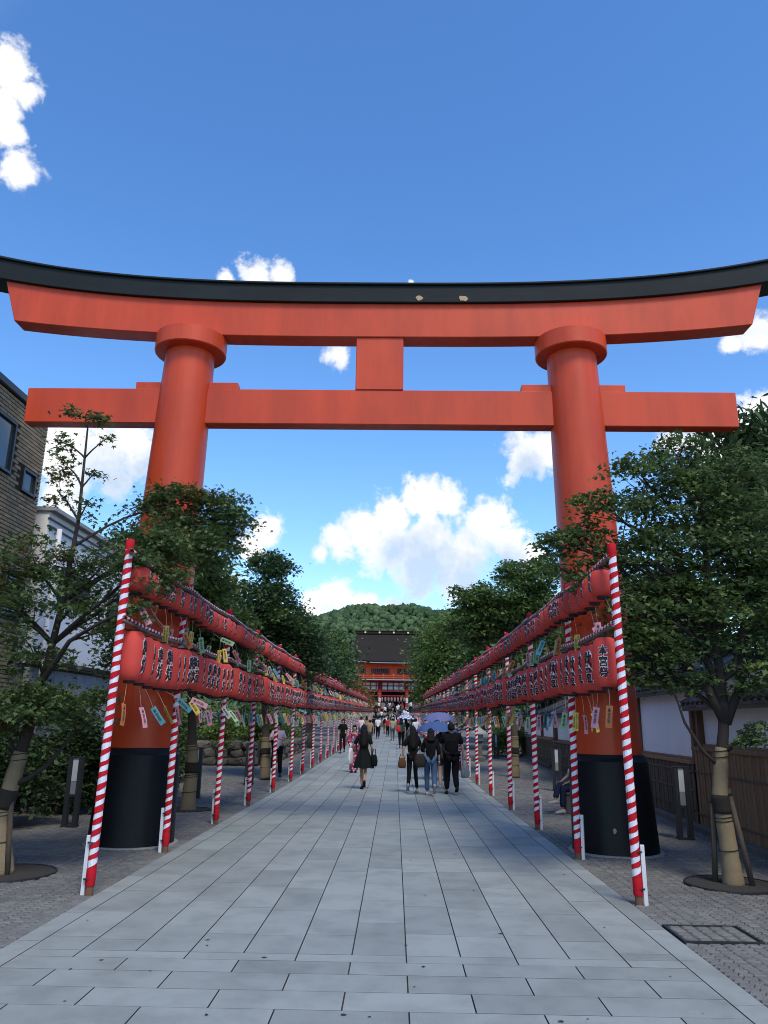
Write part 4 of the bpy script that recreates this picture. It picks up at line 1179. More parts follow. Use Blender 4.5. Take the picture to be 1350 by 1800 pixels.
def tree(name, label, trunk, r0, r1, clumps, n, size, tpl, mt, seed, group=None, cat='tree', spray=.16, twig=True, bark='bark', limb_r=.05, wrap=None, forks=(), second=None, up=.9, flat=.45, hollow=.35, limbs=None):
    random.seed(seed)
    base = Vector(trunk[0]); o = thing(name, label, cat, base, 0, group)
    tr = [Vector(p)-base for p in trunk]
    m = MB(); k = len(tr)
    fine = []; rads = []
    for i in range(k-1):
        for u in (0, .34, .67):
            fine.append(tr[i].lerp(tr[i+1], u)); t = (i+u)/(k-1); rads.append(r0 + (r1-r0)*t + (.15*r0*max(0, 1-t*9)))
    fine.append(tr[-1]); rads.append(r1)
    m.tube(fine, rads, 12)
    P, subs = crown_points([(c[0]-base.x, c[1]-base.y, c[2]-base.z, *c[3:]) for c in clumps], n, spray, flat, seed, hollow)
    for fk, fr in forks:
        fp = [Vector(p)-base for p in fk]; m.tube(fp, [fr*(1-.6*i/(len(fp)-1)) for i in range(len(fp))], 8)
    for ci, (c, sb) in enumerate(zip(clumps, subs)):
        tgt = Vector(c[:3]) - base
        # leave the trunk below the clump
        j = min(range(len(fine)), key=lambda i: abs(fine[i].z - (tgt.z - .55*(Vector((tgt.x, tgt.y, 0))-Vector((fine[i].x, fine[i].y, 0))).length - .15)))
        st = fine[max(j, len(fine)//2 - 1)]
        L_ = (tgt-st).length
        pts = curve_pts(st, tgt, n=7, wob=.10, bow=.05)
        rr = min(rads[j]*.6, limb_r*(L_/1.2+.35))
        m.tube(pts, [rr*(1-.75*i/6) + .004 for i in range(7)], 6)
        if twig:
            for q in sb[::max(1, len(sb)//14)]:
                u = random.randint(3, 6)
                m.tube(curve_pts(pts[u], Vector(q), n=4, wob=.08), [rr*.28+.002, rr*.2+.002, rr*.13+.0015, .0015], 4, cap=False)
    link('trunk', m.mesh('trunk', MT[bark], True), o)
    idx = None; mats = None
    if second:
        g = np.random.default_rng(seed+5); mats = [mt, second[0]]
        cs = P[g.integers(0, len(P), second[1])]
        dm = np.min(np.linalg.norm(P[:,None,:]-cs[None,:,:], axis=2), axis=1)
        idx = (dm < second[2]*g.uniform(.4, 1.2, len(P))).astype(np.int32)
    link('crown', leaf_mesh('crown', P, size, tpl, mt, up, np.random.default_rng(seed+9), mats, idx), o)
    if wrap:
        z0, z1, b0, b1 = wrap
        zs = [i for i, p in enumerate(fine) if z0-.05 <= p.z <= z1+.05]
        def at(z):
            for i in range(len(fine)-1):
                if fine[i].z <= z <= fine[i+1].z:
                    u = (z-fine[i].z)/max(1e-6, fine[i+1].z-fine[i].z); return fine[i].lerp(fine[i+1], u), rads[i]+(rads[i+1]-rads[i])*u
            return fine[-1], rads[-1]
        def sleeve(a, c, ex, mt_, nm, nn=14):
            m = MB(); ps = []; rs_ = []
            for i in range(nn):
                p, r = at(a+(c-a)*i/(nn-1)); ps.append(p); rs_.append(r+ex+random.uniform(-.004,.004))
            m.tube(ps, rs_, 14); return link(nm, m.mesh(nm, MT[mt_], True), o)
        wrp = sleeve(z0, z1, .012, 'burlap', 'burlap_wrap', 26)
        if b1 > b0:
            sleeve(b0, b1, .022, 'band', 'dark_band', 6)
        for z in [z1-.03, z1-.10, (b0-.08 if b1 > b0 else z0+.3), z0+.5*(b0-z0) if b1 > b0 else z0+.6, b0-.04 if b1 > b0 else z0+.62]:
            p, r = at(z); m = MB(); nn = 14
            rg = [(p.x+(r+.018)*math.cos(2*PI*i/nn), p.y+(r+.018)*math.sin(2*PI*i/nn), p.z+.012*math.cos(2*PI*i/nn)) for i in range(nn+1)]
            m.tube(rg, .005, 5); link('rope_tie', m.mesh('rope_tie', MT['band']), wrp)
    return o
L1=[(-4.33,9.30,3.59,0.50,0.50,0.40),(-3.88,9.60,3.54,0.44,0.40,0.30),(-4.27,9.20,2.94,0.41,0.50,0.42),(-3.65,9.50,3.13,0.43,0.40,0.32),(-3.42,9.70,3.68,0.33,0.30,0.30),(-3.42,9.60,2.97,0.25,0.30,0.32),(-3.99,9.20,2.43,0.41,0.50,0.23),(-3.65,9.20,1.88,0.70,0.60,0.25),(-4.51,9.20,1.83,0.47,0.60,0.33),(-3.92,9.70,5.76,0.33,0.20,0.17),(-4.26,9.70,5.32,0.17,0.20,0.15),(-4.10,9.70,4.95,0.19,0.20,0.18),(-3.61,9.70,5.36,0.11,0.10,0.07),(-3.74,9.70,4.86,0.15,0.12,0.08),(-4.16,9.60,4.59,0.19,0.20,0.16),(-3.76,9.60,4.36,0.13,0.15,0.11),(-4.81,9.20,3.31,0.42,0.60,0.64),]
L1b=[(-2.81,10.40,4.61,0.55,0.45,0.32),(-2.16,10.60,4.55,0.34,0.40,0.39),(-2.48,10.40,4.08,0.62,0.45,0.33),(-2.74,9.60,3.85,0.44,0.40,0.34),(-2.68,8.75,3.39,0.27,0.20,0.27),(-2.55,9.20,3.39,0.29,0.25,0.23),(-2.58,8.60,2.89,0.13,0.12,0.10),]
R1=[(2.38,9.50,3.99,0.32,0.35,0.24),(2.80,9.60,3.91,0.40,0.40,0.30),(2.91,9.60,4.52,0.35,0.35,0.22),(3.62,9.90,4.93,0.42,0.50,0.39),(3.28,9.70,4.24,0.48,0.50,0.35),(4.14,10.00,5.29,0.47,0.50,0.38),(4.27,9.90,4.62,0.64,0.60,0.48),(4.83,9.90,4.86,0.57,0.60,0.49),(3.61,9.70,3.72,0.58,0.60,0.41),(4.31,9.80,3.82,0.62,0.70,0.50),(4.94,9.70,3.95,0.51,0.70,0.57),(3.32,9.60,3.12,0.42,0.50,0.40),(3.91,9.70,3.06,0.57,0.60,0.43),(4.59,9.60,3.13,0.56,0.60,0.47),(3.38,9.60,2.49,0.43,0.50,0.33),(3.86,9.70,2.43,0.38,0.50,0.31),(4.63,9.40,2.49,0.34,0.50,0.34),(4.40,9.30,1.67,0.25,0.30,0.15),(5.18,9.60,3.07,0.42,0.80,1.02),(2.54,9.50,3.52,0.27,0.30,0.22),]
R0=[(6.43,13.00,6.65,0.59,0.70,0.42),(6.96,13.00,6.49,0.55,0.80,0.65),(6.64,13.00,5.85,0.70,0.80,0.64),(7.30,13.00,5.55,0.69,0.90,0.95),(6.08,13.20,5.38,0.50,0.70,0.53),]
L2=[(-3.56,15.80,4.70,0.43,0.80,0.51),(-3.82,15.80,3.92,0.59,0.90,0.60),(-4.23,16.00,3.24,0.71,1.00,0.71),(-3.20,16.00,3.72,0.45,0.80,0.48),(-4.96,16.00,3.35,0.71,1.00,0.83),(-3.20,16.00,2.79,0.53,0.80,0.52),]
L3=[(-3.94,25.00,6.76,0.49,0.90,0.54),(-4.32,25.00,6.85,0.27,0.40,0.19),(-3.40,25.00,6.58,0.34,0.40,0.27),(-3.92,25.00,5.72,0.84,1.20,0.72),(-3.32,25.00,4.98,0.89,1.20,0.65),(-4.43,25.00,4.78,0.83,1.20,0.84),(-2.80,25.50,4.30,0.85,1.20,0.67),(-3.63,25.00,3.78,1.10,1.40,0.76),(-2.49,25.50,3.56,0.65,1.00,0.55),(-3.69,24.50,2.95,0.75,1.00,0.38),]
L4=[(-5.27,46.00,5.88,1.01,1.40,0.87),(-4.29,46.00,4.97,0.81,1.30,0.66),(-4.20,46.00,4.25,1.20,1.40,0.85),(-4.84,46.00,3.42,1.33,1.40,0.65),]
L5=[(-6.33,85.00,7.52,1.24,2.50,0.98),(-4.80,85.00,6.08,1.23,2.40,0.85),(-5.53,85.00,5.53,1.85,2.60,1.33),(-3.79,85.00,4.95,1.23,2.20,0.84),(-3.04,85.00,4.19,0.98,2.00,0.60),]
R2=[(4.00,27.00,6.13,1.20,1.40,0.71),(5.23,27.00,6.75,0.91,1.40,0.70),(5.76,27.00,7.38,0.49,0.80,0.37),(4.56,27.20,7.09,0.82,1.00,0.42),(3.29,27.00,5.52,0.96,1.30,0.69),(2.63,27.00,6.01,0.48,0.70,0.37),(2.40,27.00,6.31,0.20,0.30,0.16),(4.37,27.00,5.23,1.19,1.40,0.80),(5.38,27.00,5.64,0.90,1.40,0.91),(3.17,27.00,4.82,0.79,1.20,0.52),(2.38,27.00,5.01,0.40,0.80,0.36),]
R3=[(4.01,66.00,9.53,1.46,2.20,1.07),(6.33,66.00,8.59,1.64,2.40,1.35),(3.91,66.00,7.61,1.64,2.40,1.25),(2.70,66.00,6.41,1.06,2.00,0.95),(5.34,66.00,6.67,3.17,2.40,1.33),(2.94,66.00,5.00,1.43,2.20,1.03),(4.85,66.00,5.26,3.15,2.40,1.22),(2.22,66.00,4.29,0.95,2.00,0.65),]
R4=[(3.75,95.00,11.56,1.53,2.60,1.11),(5.15,95.00,12.96,1.82,2.60,1.26),(3.06,95.00,9.15,1.11,2.50,1.37),(4.79,95.00,9.85,1.66,2.60,1.51),]
tree('maple_tree', 'near green maple with burlap-wrapped leaning trunk at the left edge', [(-4.11,9.4,-.03),(-4.23,9.4,.57),(-4.15,9.4,.94),(-4.07,9.4,1.39),(-3.98,9.42,1.91),(-3.93,9.45,2.31),(-3.88,9.55,3.1),(-3.85,9.65,4.2),(-3.90,9.7,5.5)],
     .105, .012, [(*q, 2.2 if q[2] < 2.0 else 0.8) for q in L1] + [(*q, 2.6) for q in L1b], 27000, .092, 'maple', MT['leaf_maple'], 11, spray=.13, limb_r=.042, wrap=(.0, 1.35, .72, .93), second=(MT['leaf_maple_y'], 14, .28), group='maples along the approach', bark='bark_dark', forks=[([(-4.16,9.4,.93),(-3.95,9.38,1.02),(-3.72,9.34,1.18),(-3.50,9.3,1.45),(-3.36,9.3,1.72)],.036),([(-4.10,9.4,1.2),(-4.24,9.4,1.45),(-4.33,9.38,1.75)],.036)])
tree('maple_tree', 'large dense green maple on the wrapped trunk at the right edge', [(4.14,9.5,-.03),(4.12,9.5,.44),(4.08,9.5,.93),(4.13,9.5,1.31),(4.19,9.5,1.63),(4.24,9.52,1.95),(4.25,9.6,2.8),(4.30,9.75,4.0)],
     .092, .04, R1, 31000, .10, 'lobe', MT['leaf_maple'], 12, spray=.135, flat=.28, hollow=.6, limb_r=.050, wrap=(.0, 1.50, .78, .98), second=(MT['leaf_bright'], 30, .20), group='maples along the approach', bark='bark_dark', forks=[([(4.22,9.5,1.75),(4.05,9.5,2.15),(3.75,9.55,2.6),(3.45,9.6,3.1)],.06),([(4.22,9.5,1.8),(4.18,9.6,2.3),(4.0,9.7,3.0),(3.9,9.8,3.9)],.065),([(4.24,9.5,1.75),(4.45,9.5,2.2),(4.6,9.6,2.9),(4.8,9.7,3.8)],.06),([(4.12,9.5,1.25),(3.92,9.45,1.42),(3.72,9.42,1.75),(3.62,9.4,2.1)],.026)])
tree('broadleaf_tree', 'tall tree with long drooping leaves behind the fence, upper right edge', [(7.6,13.2,0),(7.4,13.1,2.5),(7.1,13.0,4.6),(6.8,13,6.2)], .16, .04, R0, 8000, .19, 'lance', MT['leaf_dark'], 13, spray=.24, limb_r=.05, up=.2, flat=.9)
tree('broadleaf_tree', 'green tree with wrapped trunk behind the left torii pillar', [(-3.76,16.1,-.03),(-3.74,16.1,.9),(-3.80,16.1,1.6),(-3.9,16,2.6),(-3.8,15.9,4.3)], .13, .04, L2, 22000, .14, 'lobe', MT['leaf_mid'], 14, spray=.2, wrap=(0, 1.25, .72, .92), group='trees on the left of the approach')
tree('pine_like_tree', 'dark pointed tree rising above the left lantern rows', [(-3.6,24.6,0),(-3.75,24.9,1.6),(-3.9,25,4),(-3.95,25,6.6)], .15, .04, [(*q[:3], q[3]*.85, q[4]*.9, q[5]*.85) for q in L3], 32000, .16, 'lobe', MT['leaf_dark'], 15, spray=.22, flat=.35, second=(MT['leaf_mid'], 14, .4), wrap=(0, 1.2, .7, .88), group='trees on the left of the approach')
tree('broadleaf_tree', 'dark green tree before the hill on the left, behind the pointed tree', [(-4.6,46,gz(46)),(-4.5,46,2),(-4.3,46,6)], .18, .05, L4, 24000, .21, 'oval', MT['leaf_dark'], 16, spray=.35, group='trees on the left of the approach')
L5 = [(q[0]-.7, *q[1:]) for q in L5]
tree('maple_tree', 'bronze-tinted maple left of the shrine gatehouse', [(-5.2,85,gz(85)),(-5.1,85,3),(-5.0,85,6.5)], .22, .06, L5, 26000, .27, 'oval', MT['leaf_brown'], 17, spray=.5, second=(MT['leaf_bright'], 16, 1.2), group='trees on the left of the approach')
tree('broadleaf_tree', 'spreading green tree above the right lantern rows beside the torii', [(4.29,26.9,.02),(4.33,26.9,1.3),(4.25,27,2.6),(4.3,27,5.4)], .15, .05, [(*q[:3], q[3]*.82, q[4]*.9, q[5]*.8) for q in R2], 26000, .17, 'lobe', MT['leaf_mid'], 18, spray=.20, flat=.30, hollow=.5, second=(MT['leaf_bright'], 16, .4), wrap=(0, 1.3, .75, .95), group='trees on the right of the approach')
R3 = [(c[0]+1.15, *c[1:]) for c in R3]
R4 = [(c[0]+1.7, *c[1:]) for c in R4]
tree('broadleaf_tree', 'light green rounded tree right of the shrine gatehouse', [(4.4,66,gz(66)),(4.3,66,3),(4.2,66,8)], .22, .06, R3, 46000, .26, 'oval', MT['leaf_bright'], 19, spray=.5, second=(MT['leaf_mid'], 14, 1.5), group='trees on the right of the approach')
tree('broadleaf_tree', 'taller dark tree behind the light green tree near the gatehouse', [(4.6,95,gz(95)),(4.5,95,5),(4.3,95,11)], .3, .08, R4, 24000, .34, 'oval', MT['leaf_mid'], 20, spray=.7, group='trees on the right of the approach')
def simple_crown(x, y, z, r, h, k, seed):
    g = random.Random(seed)
    return [(x+g.uniform(-.55,.55)*r, y+g.uniform(-.55,.55)*r, z+g.uniform(-.5,.5)*h, r*g.uniform(.42,.62), r*g.uniform(.42,.62), h*g.uniform(.28,.42)) for _ in range(k)]
bgt = [(-8.6,34,5.2,2.6,3.6,'dark green tree behind the left stone wall','leaf_dark'),(-6.4,56,5.0,2.6,3.8,'mid green tree left of the far lantern rows','leaf_mid'),(-7.4,70,6.2,3.0,4.5,'broad tree on the left before the bronze maple','leaf_dark'),(-12.5,40,8.6,3.4,4.0,'tall tree rising behind the white building','leaf_dark'),
       (-9.5,26,4.2,1.9,3.0,'small tree beside the white building','leaf_mid'),(8.8,24,4.6,2.3,3.0,'dark tree behind the right plaster wall','leaf_dark'),(8.4,36,4.8,2.6,3.4,'mid green tree behind the far right fence','leaf_mid'),(6.6,48,5.0,2.8,4.2,'full green tree right of the far lantern rows','leaf_mid'),(9.5,58,7.2,3.4,5.0,'large dark tree beyond the right lantern rows','leaf_dark'),
       (-11,100,7.5,4.5,6,'broad green tree left behind the gatehouse roof','leaf_mid'),(11.5,104,8.5,4.5,7,'broad green tree right behind the gatehouse roof','leaf_bright'),(9.5,16.5,4.3,2.0,2.6,'dark tree over the tiled roof on the right','leaf_dark')]
for i, (x, y, z, r, h, lab, mt) in enumerate(bgt):
    sz = .16 + y*.0026
    tree('broadleaf_tree', lab, [(x,y,gz(min(y,110))-.03),(x+.1,y,z*.4),(x,y,z)], .10+.03*r, .05, simple_crown(x,y,z,r,h,8,50+i), 20000, sz, 'oval', MT[mt], 60+i, spray=.16*r, twig=False, group='background trees')
# shrubs
def shrub(x, y, r, h, lab, mt, seed, n=8000, size=.11):
    g = random.Random(seed)
    cl = [(x+g.uniform(-.6,.6)*r, y+g.uniform(-.6,.6)*r, gz(y)+h*g.uniform(.30,.68), r*.55, r*.55, h*.36) for _ in range(6)]
    tree('shrub', lab, [(x,y,gz(y)-.03),(x,y,gz(y)+h*.3),(x,y,gz(y)+h*.6)], .04, .02, cl, n, size, 'oval', MT[mt], seed, cat='shrub', spray=.13, group='shrubs along the left', hollow=.1)
shr = [(-6.1,13.2,.75,1.7,'dark shrub behind the left bollard lamp','leaf_dark'),(-6.2,11.2,.75,1.9,'dark shrub behind the wrapped trunk at left','leaf_dark'),(-5.9,15.0,.8,1.8,'dark shrub left of the torii base','leaf_dark'),(-5.5,17.2,.8,1.7,'dark shrub behind the left torii base','leaf_dark'),
       (-5.9,20.2,.9,1.9,'dark shrub by the second left bollard lamp','leaf_dark'),(-6.3,23.0,1.0,2.0,'dark shrub before the stone wall','leaf_mid'),(-6.4,31.6,1.2,2.5,'bright green shrub on the stone wall','leaf_bright'),(-8.2,31.8,1.2,2.4,'green shrub above the stone wall at left','leaf_mid'),
       (-5.6,34.2,1.1,2.4,'light green shrub behind the pink shirt visitor','leaf_bright'),(-5.8,38.0,1.2,2.6,'green shrub farther along the stone wall','leaf_mid'),(-5.9,42.0,1.3,2.7,'farthest green shrub along the stone wall','leaf_bright'),(-6.3,9.2,.7,1.6,'dark shrub at the left edge beside the brick building','leaf_dark')]
for i, (x, y, r, h, lab, mt) in enumerate(shr): shrub(x, y, r, h, lab, mt, 90+i)
shrub(6.0, 40.5, 1.0, 1.6, 'clipped green shrub at the end of the right fence', 'leaf_bright', 120)
# tree pits and stakes
def pit(x, y, r, lab):
    m = MB(); n = 28
    m.add([(x*0,0,.0)]+[(r*math.cos(2*PI*k/n), r*math.sin(2*PI*k/n), 0) for k in range(n)], [(0,k+1,(k+1)%n+1) for k in range(n)])
    o = thing('tree_pit', lab, 'tree pit', (x, y, .004))
    link('gravel', m.mesh('gravel', MT['soil']), o)
    m = MB(); m.lathe([(r-.012,-.02),(r-.012,.008),(r+.012,.008),(r+.012,-.02)], 36, cap=False); link('rim', m.mesh('rim', MT['iron']), o)
pit(4.12, 9.5, .50, 'round dark tree pit under the right wrapped trunk')
pit(-4.10, 9.42, .55, 'round dark tree pit under the left leaning trunk')
pit(-3.76, 16.1, .45, 'round dark tree pit behind the left torii base')
def stake(a, c, lab):
    o = thing('support_stake', lab, 'stake', a); m = MB()
    m.tube([(0,0,-.02), tuple(Vector(c)-Vector(a))], [.034,.030], 8); link('stake', m.mesh('stake', MT['bark'], True), o)
    m = MB(); p = Vector(c)-Vector(a); m.tube([p*.93, p*.95], .040, 8); link('tie', m.mesh('tie', MT['band']), o)
stake((-4.02,9.32,0), (-4.12,9.38,.86), 'thin wooden stake propping the left leaning trunk')
stake((4.32,9.42,0), (4.17,9.47,1.02), 'wooden stake leaning on the right wrapped trunk')
stake((3.98,9.62,0), (4.02,9.56,.92), 'short dark stake behind the right wrapped trunk')
# ================================================================== PEOPLE
SKIN = mat('skin', (.42, .26, .19), rough=.6, var=.05, scale=9, spec=.3)
HAIR = mat('black_hair', (.010, .009, .010), rough=.7, var=.2, scale=20, spec=.15)
def cloth(name, c, **k): return mat(name, c, rough=.85, var=.12, scale=10, bump=.25, bscale=30, spec=.15, **k)
CL = {'black': cloth('black_cotton', (.006,.0065,.008)), 'blackdress': cloth('black_dress', (.006,.010,.010)), 'denim': cloth('blue_denim', (.055,.105,.19)), 'navy': cloth('navy_cloth', (.018,.024,.055)),
      'white': cloth('white_cotton', (.66,.67,.72)), 'pink': cloth('pale_pink_cotton', (.66,.52,.60)), 'olive': cloth('olive_cotton', (.30,.30,.19)), 'green': cloth('dark_green_cotton', (.012,.075,.050)),
      'grey': cloth('grey_cloth', (.10,.10,.10)), 'tan': cloth('tan_cloth', (.30,.22,.14)), 'red': cloth('red_cloth_bag', (.50,.03,.05)), 'blue': cloth('blue_cotton', (.10,.18,.36)), 'brownbag': cloth('brown_leather', (.10,.048,.022)), 'darkbag': cloth('dark_leather', (.030,.024,.020)), 'shoe': cloth('pale_shoe', (.38,.36,.36)), 'blackshoe': cloth('black_shoe', (.014,.014,.015))}
# flowered kimono cloth
km = bpy.data.materials.new('flowered_kimono'); km.use_nodes = True
N, L = km.node_tree.nodes, km.node_tree.links; b = N['Principled BSDF']; b.inputs['Roughness'].default_value = .7
tc = N.new('ShaderNodeTexCoord'); vo = N.new('ShaderNodeTexVoronoi'); vo.inputs['Scale'].default_value = 9.0; L.new(tc.outputs['Object'], vo.inputs['Vector'])
cr = N.new('ShaderNodeValToRGB'); cr.color_ramp.interpolation = 'CONSTANT'
E_ = cr.color_ramp.elements; E_[0].position = 0; E_[0].color = (.62,.45,.50,1); E_[1].position = .28; E_[1].color = (.48,.05,.11,1)
e = E_.new(.42); e.color = (.22,.018,.06,1); L.new(vo.outputs['Distance'], cr.inputs[0]); L.new(cr.outputs[0], b.inputs['Base Color']); CL['kimono'] = km
def skin_mesh(verts, edges, rad, sub=1):
    me = bpy.data.meshes.new('skel'); me.from_pydata(verts, edges, [])
    o = bpy.data.objects.new('skel', me)
    o.modifiers.new('skin', 'SKIN'); 
    sd = me.skin_vertices[0].data
    for i, r in enumerate(rad):
        sd[i].radius = (r, r) if isinstance(r, (int, float)) else r; sd[i].use_root = (i == 0)
    s = o.modifiers.new('sub', 'SUBSURF'); s.levels = sub; s.render_levels = sub
    out = evaluated_mesh(o)
    bpy.data.objects.remove(o); bpy.data.meshes.remove(me)
    return out
def to_mb(me, mb, mati=0):
    mb.add([v.co[:] for v in me.vertices], [list(p.vertices) for p in me.polygons], mati); bpy.data.meshes.remove(me)
def figure(P):
    """joints of a standing or walking person of height 1.70 facing +Y; P overrides"""
    w = P.get('build', 1.0)
    J = dict(pelvis=(0,0,.95), waist=(0,.0,1.10), chest=(0,-.01,1.28), neck=(0,-.005,1.44), head=(0,.015,1.53))
    for s, n in ((-1,'l'), (1,'r')):
        J['sh'+n] = (s*.155*w, -.01, 1.385); J['hip'+n] = (s*.085*w, 0, .90)
        J['el'+n] = (s*.215*w, -.03, 1.11); J['wr'+n] = (s*.225*w, .03, .87)
        J['kn'+n] = (s*.095, .02, .49); J['an'+n] = (s*.10, 0, .075)
    J.update(P.get('J', {}))
    return J
def person(name, label, loc, rz, P, group=None):
    J = figure(P); sc = P.get('H', 1.70)/1.70; w = P.get('build', 1.0)
    o = thing(name, label, 'person', loc, rz, group); o.scale = (sc, sc, sc)
    def chain(ks): return [J[k] for k in ks]
    # body: one continuous surface grown from the pelvis
    keys = ['pelvis','waist','chest','neck','head','shl','ell','wrl','shr','elr','wrr','hipl','knl','anl','hipr','knr','anr']
    ix = {k: i for i, k in enumerate(keys)}
    E2 = [('pelvis','waist'),('waist','chest'),('chest','neck'),('neck','head'),('chest','shl'),('shl','ell'),('ell','wrl'),('chest','shr'),('shr','elr'),('elr','wrr'),('pelvis','hipl'),('hipl','knl'),('knl','anl'),('pelvis','hipr'),('hipr','knr'),('knr','anr')]
    rd = dict(pelvis=.115*w, waist=.105*w, chest=.115*w, neck=.050, head=.055, shl=.052*w, shr=.052*w, ell=.038, elr=.038, wrl=.026, wrr=.026, hipl=.082*w, hipr=.082*w, knl=.055*w, knr=.055*w, anl=.036, anr=.036)
    mb = MB(); to_mb(skin_mesh([J[k] for k in keys], [(ix[a], ix[c]) for a, c in E2], [rd[k] for k in keys], 1), mb)
    # head with jaw, nose and ears
    H = Vector(J['head']); fwd = P.get('look', (0, 1, 0)); F = Vector(fwd).normalized(); S = F.cross(Vector((0,0,1))).normalized(); U = S.cross(F)
    def hp(x, y, z): return tuple(H + S*x + F*y + U*z)
    rs = []
    for z, a, f, bk in ((-.055,.030,.050,.035),(-.03,.050,.075,.055),(.0,.064,.088,.075),(.04,.072,.092,.090),(.08,.075,.090,.095),(.12,.068,.078,.085),(.15,.048,.050,.060),(.165,.018,.018,.02)):
        rs.append([hp(a*math.cos(2*PI*k/14), (f if math.sin(2*PI*k/14) > 0 else bk)*math.sin(2*PI*k/14), z) for k in range(14)])
    mb.rings(rs)
    mb.add([hp(-.010,.086,.052), hp(.010,.086,.052), hp(.013,.088,.020), hp(-.013,.088,.020), hp(0,.112,.024)], [(0,1,4),(1,2,4),(2,3,4),(3,0,4)])
    for s in (-1, 1): mb.ball(hp(s*.074, -.005, .035), (.010,.018,.028), 6, 5)
    # hands: palm, four fingers and a thumb
    for n, s in (('l',-1), ('r',1)):
        wv, ev = Vector(J['wr'+n]), Vector(J['el'+n]); d = (wv-ev).normalized()
        side = Vector((0, 1, 0)) if abs(d.y) < .7 else Vector((1, 0, 0)); side = (side - d*side.dot(d)).normalized(); nb = d.cross(side)
        mb.tube([wv-d*.02, wv+d*.03, wv+d*.075], [.024,.032,.030], 8, flat=.5)
        for k in range(4):
            q = wv + d*.072 + side*(.022-.0145*k); ln = (.060,.068,.064,.050)[k]; cu = nb*(-s)*.016
            mb.tube([q, q+d*ln*.5+cu*.4, q+d*ln+cu*1.6], [.0085,.008,.006], 6)
        q = wv + d*.022 + side*.022; mb.tube([q, q+d*.030+side*.022, q+d*.058+side*.026], [.010,.009,.007], 6)
    if P.get('bare_feet'): pass
    link('body', mb.mesh('body', SKIN, True), o)
    # eyes and mouth
    m = MB()
    for s in (-1, 1): m.ball(hp(s*.028, .084, .050), (.012,.006,.005), 6, 4)
    m.ball(hp(0, .082, -.012), (.020,.006,.004), 6, 4)
    link('face_features', m.mesh('face_features', MT['ink']), o)
    # hair
    m = MB(); hs = P.get('hair', 'short')
    rs = []
    zs = ((-.02,1.10),(.02,1.14),(.06,1.15),(.10,1.15),(.135,1.12),(.165,.86),(.182,.3)) if hs != 'bald' else ((.1,1),(.16,.6))
    for z, g in zs:
        pr_ = [.0,.064,.072,.075,.075,.068,.048]
        a = .078*g*math.sqrt(max(0.02, 1-((z-.06)/.128)**2)) if z > .06 else .078*g
        rg = []
        for k in range(16):
            t = 2*PI*k/16; yy_ = math.sin(t)
            front = .5 + .5*yy_
            fy = (.055 + (.045 if z > .085 else 0.0)) if yy_ > 0 else .100
            rg.append(hp(a*math.cos(t), fy*g*yy_*(a/(.078*g))-.006, z + (.03*front if z < .08 else 0)))
        rs.append(rg)
    m.rings(rs)
    if hs in ('long', 'bob'):
        zl = (-.02,-.10,-.20,-.34,-.42) if hs == 'long' else (-.02,-.07,-.12,-.16)
        rs = []
        for i, z in enumerate((.08,)+zl):
            wd = (.085,.092,.105,.115,.10,.06)[min(i,5)]
            rs.append([hp(wd*math.cos(2*PI*k/12), -.055 + (-.012*i) + .058*math.sin(2*PI*k/12), z) for k in range(12)])
        m.rings(rs)
    if hs == 'bun': m.ball(hp(0, -.085, .13), .045, 10, 6)
    link('hair', m.mesh('hair', P.get('hairmat', HAIR), True), o)
    if P.get('hat'):
        m = MB(); c = hp(0, 0, .10)
        m.lathe([(.155,-.012),(.16,.0),(.098,.012),(.092,.075),(.06,.10),(.01,.105)], 16, c=c); link('hat', m.mesh('hat', P['hat'], True), o)
    # top
    tp = P.get('top')
    sl = P.get('sleeve', .75)
    if tp:
        vs = [J['waist'], J['pelvis'], J['chest'], (0,-.005,1.43)]; ed = [(0,1),(0,2),(2,3)]; rr = [.135*w, .138*w, .150*w, .085]
        for n in 'lr':
            a, c = Vector(J['sh'+n]), Vector(J['el'+n]); e_ = a.lerp(c, min(sl, 1.0)); i0 = len(vs)
            vs += [tuple(a), tuple(e_)]; ed += [(2, i0), (i0, i0+1)]; rr += [.078*w, .064]
            if sl > 1: vs.append(tuple(c.lerp(Vector(J['wr'+n]), sl-1))); ed.append((i0+1, i0+2)); rr.append(.042)
        hem = P.get('hem', .86)
        vs.append((0, 0, hem)); ed.append((1, len(vs)-1)); rr.append(.140*w)
        link('top', skin_clean(skin_mesh(vs, ed, rr, 1), tp, 'top'), o)
    bt = P.get('bottom', 'trousers'); bmt = P.get('bmat', CL['black'])
    if bt in ('trousers', 'leggings', 'shorts'):
        ex = .016 if bt != 'leggings' else .005
        vs = [J['pelvis']]; ed = []; rr = [.125*w]
        for n in 'lr':
            i0 = len(vs); a, k, e_ = Vector(J['hip'+n]), Vector(J['kn'+n]), Vector(J['an'+n])
            if bt == 'shorts': k2 = a.lerp(k, .62); vs += [tuple(a), tuple(k2)]; ed += [(0,i0),(i0,i0+1)]; rr += [.095*w+ex, .082*w+ex]
            else: vs += [tuple(a), tuple(k), tuple(e_+Vector((0,0,.02)))]; ed += [(0,i0),(i0,i0+1),(i0+1,i0+2)]; rr += [.088*w+ex, .060*w+ex, .042+ex*1.3]
        link('trousers' if bt != 'shorts' else 'shorts', skin_clean(skin_mesh(vs, ed, rr, 1), bmt, bt), o)
    elif bt in ('skirt', 'kimono'):
        rs = []; n = 28
        st = ((1.14,.118,.095),(1.02,.130,.11),(.92,.165,.14),(.78,.215,.19),(.62,.25,.225),(.55,.265,.24)) if bt == 'skirt' else ((1.36,.15,.10),(1.22,.155,.115),(1.08,.148,.118),(.95,.165,.135),(.6,.165,.14),(.3,.155,.13),(.09,.165,.145))
